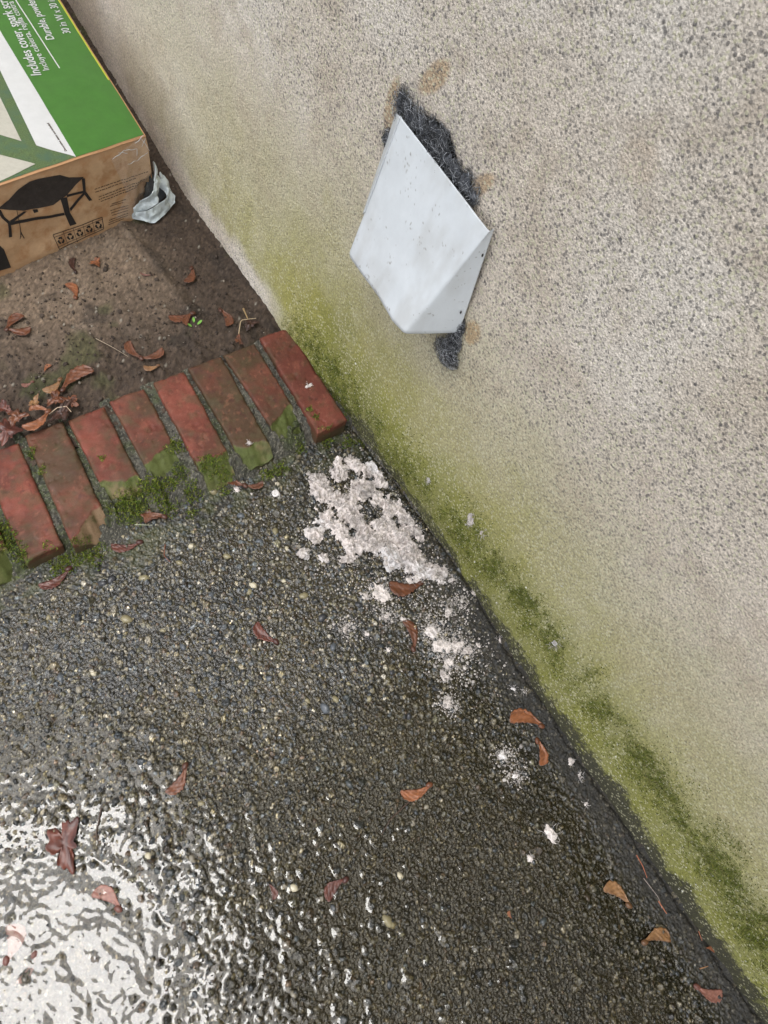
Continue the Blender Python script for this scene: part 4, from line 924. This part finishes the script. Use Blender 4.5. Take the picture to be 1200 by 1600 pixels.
tufts = [
    (430, 771, 10, 'lone white insulation tuft left of the heap below the broken brick'), (369, 762, 9, 'small insulation tuft caught against the brown winged seed by the moss'),
    (595, 925, 15, 'thin insulation tuft beside the brown seed just below the heap'), (570, 931, 10, 'leftmost of the thin tufts in line with the brown seed below the heap'), (606, 961, 11, 'faint insulation tuft left of the tip of the lower brown seed'),
    (632, 970, 9, 'small insulation tuft at the tip of the brown seed below the heap'), (541, 980, 12, 'faint pale insulation tuft right of the dark oval stone'), (574, 990, 7, 'small isolated tuft left of the lower brown seed'),
    (677, 988, 15, 'insulation tuft at the upper end of the trail right of the lower brown seed'), (690, 1010, 18, 'largest insulation tuft in the trail running down from the heap'), (714, 1010, 15, 'middle tuft of three side by side in the trail'), (731, 1016, 13, 'rightmost tuft of three side by side in the trail'),
    (700, 1038, 15, 'insulation tuft closing the lower end of the dense trail'), (694, 1055, 9, 'small tuft just below the dense trail'), (748, 1008, 7, 'tiny tuft between the trail and the wall foot'), (781, 1000, 7, 'insulation tuft hard against the foot of the wall'),
    (700, 1097, 9, 'left one of a pair of tufts below the trail'), (713, 1106, 9, 'right one of a pair of tufts below the trail'), (606, 1016, 6, 'tiny tuft left of the trail below the isolated one'), (820, 1082, 7, 'tuft above the two orange seeds on its right side'), (804, 1076, 7, 'tuft above the two orange seeds on its left side'),
    (788, 1180, 13, 'flat insulation tuft left of the lower orange winged seed'), (806, 1213, 11, 'insulation tuft below the two orange seeds'), (908, 1213, 8, 'small bright tuft on black silt right of the orange seeds'), (893, 1191, 6, 'tiny tuft near the wall above the small bright one'),
    (863, 1303, 16, 'large lone insulation tuft on the lower slab away from the heap'), (828, 1341, 8, 'faint insulation tuft below the large lone one'), (916, 1256, 6, 'tiny insulation tuft up right of the large lone one'),
    (700, 957, 10, 'wispy tuft between the heap and the trail near the middle'), (742, 925, 8, 'small tuft close to the wall right of the lower heap end'), (640, 908, 10, 'insulation tuft lying over the brown seed under the heap'), (706, 906, 11, 'tuft at the lower right tip of the heap')]
def tuft_mesh(r, seed, flat=1.0):
    g_ = np.arange(-1.7 * r, 1.7 * r, .00075); X, Y = np.meshgrid(g_, g_); th_ = seed * 1.7; Xr = X * math.cos(th_) + Y * math.sin(th_); Yr = (-X * math.sin(th_) + Y * math.cos(th_)) * (1.2 + .5 * math.sin(seed * 2.3)); m0 = (.95 - np.hypot(Xr, Yr) / r) + .75 * fbm2(X + seed, Y, .75 / r, 3, 990 + seed)
    m, h, c = fluff_field(X + seed, Y, m0, 940 + seed, .0028 * flat + .10 * r)
    kp = m > .08; V, f_, c = sub_grid(kp, np.stack([X, Y, h - .0004], -1).reshape(-1, 3), c.reshape(-1, 3)); ac = Acc(); ac.add(V, np.concatenate([f_[:, [0, 1, 2]], f_[:, [0, 2, 3]]]), c)
    for q_ in range(3):
        Vv_, Fc, c = fvar[5 + rs.integers(0, 5)]; a_ = rs.uniform(0, 6.28); rr = r * rs.uniform(0, .5); ac.add((Vv_ @ rotm(rs).T * np.array([1, 1, .6])) * r * rs.uniform(.12, .24) + np.array((rr * math.cos(a_), rr * math.sin(a_), .001)), Fc, c)
    fuzz(ac, np.zeros(3), r, 16, rs); return ac.mesh('insulation_tuft')
for k, (px, py, r_, lab) in enumerate(tufts):
    p = at(px, py, .003); p[2] = gz(p[0], p[1]) + .0004
    o = link('insulation_tuft', tuft_mesh(.00078 * r_, k), M_fluff, label=lab, cat='insulation tuft', group='insulation tufts scattered around the heap'); o.location = tuple(p)
for k, (px, py, r_, z_, lab) in enumerate(((390, 692, 6, .036, 'insulation fleck on the near end of the dark third brick from the wall'), (482, 603, 7, .0375, 'insulation fleck on the brick beside the wall'))):
    p = at(px, py, z_)
    o = link('insulation_tuft', tuft_mesh(.00078 * r_, 60 + k, .6), M_fluff, label=lab, cat='insulation tuft', group='insulation tufts scattered around the heap'); o.location = tuple(p)
for k, (px, py, r_, lab) in enumerate(((866, 1006, 9, 'white insulation tuft stuck to the green wall'), (735, 812, 10, 'greyish insulation tuft stuck in the wall moss beside the heap'), (752, 832, 9, 'lower greyish insulation tuft stuck in the wall moss'), (668, 752, 5, 'tiny insulation tuft stuck to the wall above the heap'))):
    p = onwall(px, py, -.002); p[0] = wallx(p[1], p[2]) - .0006
    o = link('insulation_tuft', tuft_mesh(.0009 * r_, 70 + k, .5), M_fluff, label=lab, cat='insulation tuft', group='insulation tufts scattered around the heap'); o.location = tuple(p); o.rotation_euler = (0, -math.pi / 2, 0); o.scale = (1.5, .8, 1)
ac = Acc(); V0, F0 = ico(1)
for k in range(5200):                        # crumbs of the same stuff
    if rs.uniform() < .62:
        px, py = 700 + rs.normal(0, 34), 985 + rs.normal(0, 62); px += (py - 985) * .35
        if rs.uniform() < .62: px, py = [(695, 1010), (715, 1012), (703, 1040), (678, 985), (605, 960), (595, 925), (742, 925), (715, 945), (790, 1180), (806, 1212), (541, 980), (700, 1100)][rs.integers(0, 12)]; px += rs.normal(0, 12); py += rs.normal(0, 11)
    else: px, py = 590 + rs.normal(0, 78), 835 + rs.normal(0, 72)
    p = at(px, py, .003)
    if p[0] > .0 or p[1] > .43: continue
    r = float(np.exp(rs.normal(math.log(.0009), .4))); V = V0 * (1 + .4 * noise3(V0 + k, 2, k))[:, None] * r; ac.add(V @ rotm(rs).T + np.array((p[0], p[1], gz(p[0], p[1]) + r * .4)), F0, np.array((.52, .48, .45)) * rs.uniform(.45, 1.1))
for k in range(170):                         # and flecks clinging to the wall
    y, z = rs.uniform(-.5, .5), abs(rs.normal(0, .09)) + .01; r = float(np.exp(rs.normal(math.log(.0008), .35))); V = V0 * r * np.array([.5, 1, 1]); ac.add(V + np.array((wallx(y, z) - .0006, y, z)), F0, np.array((.66, .66, .58)) * rs.uniform(.7, 1.1))
link('insulation_crumbs', ac.mesh('insulation_crumbs'), M_fluff, kind='stuff')

# ------------------------------------------------------------------ winged seeds and leaves
LC = dict(orange=((.25, .092, .038), (.12, .042, .018)), tan=((.22, .115, .048), (.12, .058, .026)), brown=((.135, .047, .020), (.065, .023, .012)), red=((.105, .029, .017), (.050, .015, .011)), dark=((.055, .024, .016), (.032, .016, .012)), pink=((.21, .095, .070), (.125, .048, .036)))
def wing_mesh(L_, bend, colr, seed, width=.44, curl=.12):
    curl *= .4; L_ = L_ * .92; rs = np.random.default_rng(seed); nu, nv = 26, 10
    t_ = np.linspace(0, 1, nu); wd = L_ * width * np.interp(t_, [0, .12, .3, .55, .75, .9, .97, 1], [.26, .30, .58, .92, 1.0, .92, .70, .28]) * (1 + .07 * rs.normal(size=nu))
    T, Sg = np.meshgrid(t_, np.linspace(0, 1, nv), indexing='ij'); Wd = np.broadcast_to(wd[:, None], T.shape)
    x = T * L_; cy = bend * L_ * .13 * (1 - (2 * T - 1) ** 2)
    y = cy + bend * (Sg - .35) * Wd if bend else (Sg - .5) * Wd
    z = curl * L_ * ((Sg - .4) ** 2 * .9 + .5 * (T - .45) ** 2 * math.copysign(1, rs.normal() + .6)) + .03 * L_ * fbm2(T * 3, Sg * 3 + seed, 1.5, 3, seed)
    z = z + .010 * L_ * np.sin((T * 22 + Sg * 9) * 1.6) * sstep(.1, .3, T) + .018 * L_ * fbm2(T, Sg + seed, 5, 3, seed + 7); z = z - z.min()
    c1, c2 = np.array(LC[colr][0]), np.array(LC[colr][1]); vein = .5 + .5 * np.sin((T * 22 + Sg * 9) * 1.6 + 2 * fbm2(T, Sg, 5, 2, seed))
    c = mix(c1, c2, np.clip(.55 * vein + .5 * sstep(-.2, .5, fbm2(T, Sg + seed, 4, 3, seed)), 0, 1)); c = mix(c, c2 * .8, sstep(.12, .0, Sg) if bend else sstep(.1, 0, T)); c = c * rs.uniform(.85, 1.15)
    P = np.stack([x, y, z], -1).reshape(-1, 3); k = nu * nv; f_ = gridfaces(nu, nv); i = np.arange(k).reshape(nu, nv)
    ring = np.concatenate([i[0, :], i[1:, -1], i[-1, -2::-1], i[-2:0:-1, 0]]); r2 = np.roll(ring, -1)
    return mesh('wing', np.concatenate([P, P - np.array((0, 0, .00035))]), np.concatenate([f_, f_[:, ::-1] + k, np.stack([ring, ring + k, r2 + k, r2], -1)]), np.concatenate([c.reshape(-1, 3)] * 2))
def seed_mesh(r, colr):
    V, Fc = ico(2); V = V * np.array([1.25, .85, .62]) * r * (1 + .1 * fbm3(V, 2, 2, 5))[:, None]; return mesh('seed', V, Fc, np.broadcast_to(np.array(LC[colr][1]) * .9, (len(V), 3)))
nseed = [500]
def surf_z(x, y, z):
    if z > .02: return max(ez(x, y), z) if y > .63 else z
    return max(gz(x, y), float(W[int(np.clip((y - gy[0]) / DX, 0, ny - 1)), int(np.clip((x - gx[0]) / DX, 0, nx - 1))]) - .0008)
def samara(seed_px, tips, colr, label, z=.003, bend=1, width=.44, curl=.12, tilt=0., lift=.001, name='winged_seed', cat='winged seed', nut=True, group='dead maple seeds and leaves'):
    s = at(*seed_px, z); t0 = at(*tips[0], z); cx = (s[0] + t0[0]) / 2; cyy = (s[1] + t0[1]) / 2
    zz = surf_z(cx, cyy, z) + lift
    r = link(name, None, label=label, cat=cat, group=group); r.location = (s[0], s[1], zz)
    for k, tpx in enumerate(tips):
        nseed[0] += 1; t_ = at(*tpx, z); d_ = t_ - s; L_ = math.hypot(d_[0], d_[1])
        o = link('wing', wing_mesh(L_, bend if k == 0 else -bend, colr, nseed[0], width, curl), M_leaf, parent=r); o.rotation_euler = (tilt, -.04 * k, math.atan2(d_[1], d_[0])); o.location = (0, 0, .0012 * k)
        if k == 0: ang = math.atan2(d_[1], d_[0]); L0 = L_
    if nut:
        o = link('seed', seed_mesh(max(.0025, min(.0042, L0 * .11)), colr), M_leaf, parent=r); o.location = (-.0008, 0, .0016); o.rotation_euler = (0, 0, ang)
    return r
sm = samara
# on the concrete
sm((671, 1226), [(621, 1240)], 'orange', 'bright orange winged seed lying alone in the middle of the wet slab', bend=1, curl=.2, lift=.003, width=.36)
sm((541, 1374), [(509, 1411)], 'red', 'dark red winged seed in the water film right of the puddle', bend=-1)
sm((847, 1134), [(792, 1124)], 'orange', 'orange winged seed lying across the slab, upper of two near the wall foot', bend=-1)
sm((840, 1157), [(846, 1200)], 'orange', 'orange winged seed pointing down, lower of two near the wall foot', bend=1, width=.42)
sm((983, 1414), [(940, 1385)], 'tan', 'tan brown winged seed on the slab beside the pine needles', bend=-1)
sm((1008, 1472), [(1052, 1467)], 'tan', 'curled tan winged seed on the slab below the pine needles', bend=1, curl=.25)
sm((1090, 1541), [(1133, 1552)], 'pink', 'pinkish brown winged seed nearest the wall at the lower end of the slab', bend=-1, curl=.25)
sm((290, 1196), [(257, 1243)], 'brown', 'brown winged seed lying alone above the puddle edge', bend=1, width=.36)
sm((185, 1420), [(139, 1394)], 'pink', 'pale winged seed floating in the puddle', bend=-1, lift=-.0002, curl=.2)
sm((8, 1502), [(14, 1440)], 'pink', 'broad reddish winged seed at the left of the puddle', bend=-1, lift=-.0012, curl=.05, width=.6)
sm((52, 1492), [(20, 1542)], 'pink', 'narrow pinkish winged seed in the puddle', bend=1, lift=-.0012, curl=.05, width=.26)
sm((420, 1382), [(429, 1408)], 'red', 'very small reddish seed wing right of the puddle', bend=1, nut=False)
sm((432, 1002), [(398, 970)], 'red', 'dark red winged seed left of the insulation trail', bend=1, width=.42)
sm((646, 1014), [(630, 966)], 'brown', 'brown winged seed beneath the heap standing clear of the fluff', bend=-1, width=.36)
sm((657, 912), [(603, 914)], 'brown', 'brown winged seed half covered by fluff at the bottom of the heap', bend=1, lift=.005, width=.45)
sm((108, 888), [(56, 918)], 'red', 'dark red winged seed on the slab below the leftmost whole brick', bend=1, width=.3)
sm((219, 846), [(169, 852)], 'red', 'dark red winged seed on the slab below the mossy broken bricks', bend=1, width=.32)
sm((257, 804), [(216, 788), (222, 814)], 'brown', 'brown double winged seed on the moss in front of the broken bricks', z=.012, bend=1, lift=.004, curl=.25)
sm((384, 757), [(350, 733), (414, 752)], 'brown', 'reddish brown double winged seed below the chipped bricks next to a white tuft', z=.008, bend=1, lift=.003, curl=.25, width=.4)
sm((1104, 1482), [(1119, 1488)], 'orange', 'tiny orange leaf chip near the lower wall foot', nut=False, width=.4, name='leaf_chip', cat='leaf')
sm((1020, 1487), [(1024, 1489)], 'orange', 'specks of orange leaf', nut=False, width=.5, name='leaf_chip', cat='leaf') if False else None
sm((800, 1435), [(796, 1422)], 'orange', 'minute orange leaf chip on the dark lower slab', nut=False, width=.5, name='leaf_chip', cat='leaf')
# crumpled leaf at the puddle edge
def dead_leaf(px, py, r_px, colr, label, z, rot=0., curl=.5, el=.7, lift=.002, seed=1):
    p = at(px, py, z); r = r_px * .00085; rs = np.random.default_rng(seed); nu, nv = 22, 22
    A, Bq = np.meshgrid(np.linspace(-1, 1, nu), np.linspace(-1, 1, nv), indexing='ij')
    rad = np.maximum(np.abs(A), np.abs(Bq)); th = np.arctan2(Bq, A); ro = 1 + .28 * np.sin(3 * th + seed) + .16 * np.sin(7 * th + 2 * seed) + .10 * np.sin(13 * th)
    x = rad * ro * np.cos(th) * r; y = rad * ro * np.sin(th) * r * el
    zz = r * (.45 * curl * np.abs(fbm2(A, Bq, 1.3, 3, seed)) + .35 * curl * rad ** 2 * np.sin(2 * th + seed)); zz -= zz.min()
    c1, c2 = np.array(LC[colr][0]), np.array(LC[colr][1]); c = mix(c1, c2, sstep(-.4, .4, fbm2(A, Bq, 2.2, 3, seed + 3))); c = mix(c, c1 * 1.25, np.exp(-(Bq / .05) ** 2) * .7)
    P = np.stack([x, y, zz], -1).reshape(-1, 3); k = nu * nv; f_ = gridfaces(nu, nv)
    i = np.arange(k).reshape(nu, nv); ring = np.concatenate([i[0, :], i[1:, -1], i[-1, -2::-1], i[-2:0:-1, 0]]); r2 = np.roll(ring, -1)
    o = link('dead_leaf', mesh('dead_leaf', np.concatenate([P, P - np.array((0, 0, .0004))]), np.concatenate([f_, f_[:, ::-1] + k, np.stack([ring, ring + k, r2 + k, r2], -1)]), np.concatenate([c.reshape(-1, 3)] * 2)), M_leaf, label=label, cat='leaf', group='dead maple seeds and leaves')
    o.location = (p[0], p[1], surf_z(p[0], p[1], z) + lift); o.rotation_euler = (0, 0, rot); return o
dead_leaf(100, 1318, 30, 'red', 'large wet crumpled brown leaf at the upper edge of the puddle', .002, 1.2, .35, .6, seed=4)
# on the soil
zs = .032
sm((13, 517), [(40, 494), (53, 518)], 'brown', 'brown double winged seed alone on the soil at the far left', zs, curl=.25, lift=.003)
sm((119, 466), [(102, 442)], 'orange', 'orange brown winged seed on bare soil below the box', zs, bend=-1)
dead_leaf(150, 412, 9, 'orange', 'small orange crumpled leaf on soil close to the box', zs, .4, .6, .9, seed=7)
sm((119, 426), [(116, 402)], 'dark', 'dark winged seed lying close to the bottom edge of the box', zs, width=.35)
sm((240, 430), [(217, 427)], 'pink', 'pale tan sliver of seed wing on the soil ridge', zs, width=.2, nut=False)
sm((300, 420), [(288, 444)], 'brown', 'brown winged seed on soil between the ridge and the wall', zs, width=.4)
sm((302, 492), [(260, 498), (290, 514)], 'brown', 'brown double winged seed next to the green sprout', zs, lift=.003, curl=.2, width=.4)
sm((345, 486), [(357, 513)], 'brown', 'orange brown winged seed right of the green sprout', zs, width=.45, curl=.25)
sm((222, 562), [(200, 533), (258, 548)], 'brown', 'large brown double winged seed on dark soil behind the middle bricks', zs, lift=.003, curl=.2, width=.4)
sm((248, 572), [(222, 574)], 'tan', 'small tan winged seed just below the large double seed', zs, width=.4)
dead_leaf(373, 533, 10, 'brown', 'oval brown leaf touching the second brick from the wall', .036, 1.3, .4, .6, seed=9)
dead_leaf(392, 508, 13, 'dark', 'dark curled leaf under a bent twig near the wall', zs, .3, .6, .7, seed=10)
sm((70, 581), [(81, 570)], 'orange', 'small bright orange seed wing on soil above the leaf heap', zs, nut=False, width=.45)
sm((52, 598), [(32, 602)], 'pink', 'pinkish mottled seed wing on soil left of the leaf heap', zs, width=.45)
sm((100, 612), [(151, 578)], 'brown', 'long brown winged seed leaning out of the leaf heap towards the soil', .034, lift=.004, width=.38, curl=.2)
sm((96, 597), [(66, 616)], 'tan', 'tan brown winged seed on top edge of the leaf heap', .036, lift=.006, curl=.25)
dead_leaf(88, 628, 14, 'brown', 'brown crumpled leaf in the centre of the leaf heap', .036, .5, .7, .8, .004, 12)
dead_leaf(97, 650, 22, 'dark', 'dark brown leaf in the heap lying over the back of a brick', .038, .5, .5, .45, .005, 13)
sm((78, 648), [(34, 676), (45, 647)], 'orange', 'bright orange tan double winged seed on top of the leaf heap', .040, lift=.008, curl=.3, width=.36)
dead_leaf(56, 634, 12, 'tan', 'pale tan curled leaf at the left of the leaf heap', .036, 1., .8, .6, .006, 15)
dead_leaf(28, 655, 16, 'brown', 'brown leaf behind the leftmost brick beside the heap', .036, .2, .6, .7, .004, 16)
dead_leaf(9, 642, 15, 'red', 'reddish leaf at the far left on soil behind the bricks', .035, 2., .6, .6, .004, 17)
dead_leaf(14, 678, 19, 'red', 'dark red leaf lying on the back of the leftmost brick', .037, .9, .5, .8, .004, 18)
dead_leaf(112, 630, 13, 'brown', 'brown leaf at the right end of the leaf heap', .036, 2.2, .6, .7, .005, 19)

# pine needles, twigs, sprout
def needle(name, pts, r, colr, label, cat, z=.004, group=None):
    P = np.array([at(p[0], p[1], z) for p in pts]); t_ = np.linspace(0, 1, 10); ta = np.linspace(0, 1, len(P)); Q = np.stack([np.interp(t_, ta, P[:, i]) for i in range(3)], -1)
    Q[:, 2] = [surf_z(q_[0], q_[1], z) + r + .0012 for q_ in Q]; Q[:, 2] = Q[:, 2].max() * .6 + Q[:, 2] * .4
    V, f_ = tube(Q - Q[0], r * np.linspace(1, .55, 10), 5); o = link(name, mesh(name, V, f_, np.broadcast_to(np.array(colr), (len(V), 3))), M_leaf, label=label, cat=cat, group=group); o.location = tuple(Q[0]); return o
G = 'pine needles by the wall foot'
needle('pine_needle', [(995, 1336), (1004, 1352), (1012, 1372)], .0009, (.30, .095, .045), 'longer rust coloured pine needle on dark silt, upper one', 'pine needle', group=G)
needle('pine_needle', [(1030, 1408), (1043, 1428)], .0010, (.34, .12, .06), 'short thick rust coloured pine needle beside the tan winged seed', 'pine needle', group=G)
needle('pine_needle', [(1007, 1372), (1030, 1402), (1036, 1420)], .0005, (.30, .25, .22), 'thin pale dry needle between the two rust ones', 'pine needle', group=G)
needle('pine_needle', [(1092, 1455), (1097, 1470)], .0007, (.32, .12, .06), 'short rust pine needle nearest the wall', 'pine needle', group=G)
needle('pine_needle', [(1095, 1514), (1108, 1510)], .0007, (.38, .2, .1), 'tan needle lowest by the wall above the pinkish seed', 'pine needle', group=G)
needle('twig', [(640, 1252), (610, 1280), (596, 1305)], .0012, (.05, .03, .02), 'thin dark twig under the bright orange winged seed', 'twig')
needle('twig', [(158, 1262), (150, 1300), (152, 1315)], .0012, (.05, .03, .02), 'thin dark twig at the upper edge of the puddle', 'twig')
needle('twig', [(258, 850), (256, 868), (266, 878)], .0007, (.18, .06, .03), 'curved reddish twig on slab below the mossy bricks', 'twig')
needle('twig', [(373, 524), (376, 502), (400, 499)], .0010, (.40, .31, .20), 'bent pale twig on soil beside the wall end of the bricks', 'twig', z=.036)
needle('twig', [(380, 484), (387, 500)], .0018, (.28, .19, .09), 'short thick tan stick with a pale tip near the wall', 'twig', z=.036)
needle('twig', [(150, 530), (175, 543), (200, 558)], .0006, (.30, .24, .17), 'thin pale straw on soil leading to the large double seed', 'twig', z=.034)
needle('twig', [(210, 818), (238, 819)], .0006, (.33, .36, .25), 'pale straight straw in front of the mossy brick', 'twig', z=.006)
needle('twig', [(77, 648), (90, 638), (104, 636), (112, 645)], .0007, (.55, .42, .30), 'pale curved leaf stalk on top of the leaf heap', 'twig', z=.046)
ac = Acc()
for (px, py, an_, L_) in ((303, 504, 1.2, .008), (308, 507, .2, .010), (300, 510, 2.4, .007)):
    p = at(px, py, .036); t_ = np.linspace(0, 1, 8); wdt = .0022 * np.sin(t_ * math.pi) ** .7
    Cn = np.stack([p[0] + t_ * L_ * math.cos(an_), p[1] + t_ * L_ * math.sin(an_), .036 + .004 * t_], -1); nn = np.array((-math.sin(an_), math.cos(an_), 0))
    V = np.concatenate([Cn + nn * wdt[:, None], Cn + np.array((0, 0, -.0006)), Cn - nn * wdt[:, None]]); i = np.arange(7)
    ac.add(V, np.concatenate([np.stack([i, i + 1, i + 9, i + 8], -1), np.stack([i + 8, i + 9, i + 17, i + 16], -1)]), (.14, .30, .05))
link('sprout', ac.mesh('sprout'), M_moss, label='tiny bright green sprout beside a brown double seed on the soil', cat='plant')
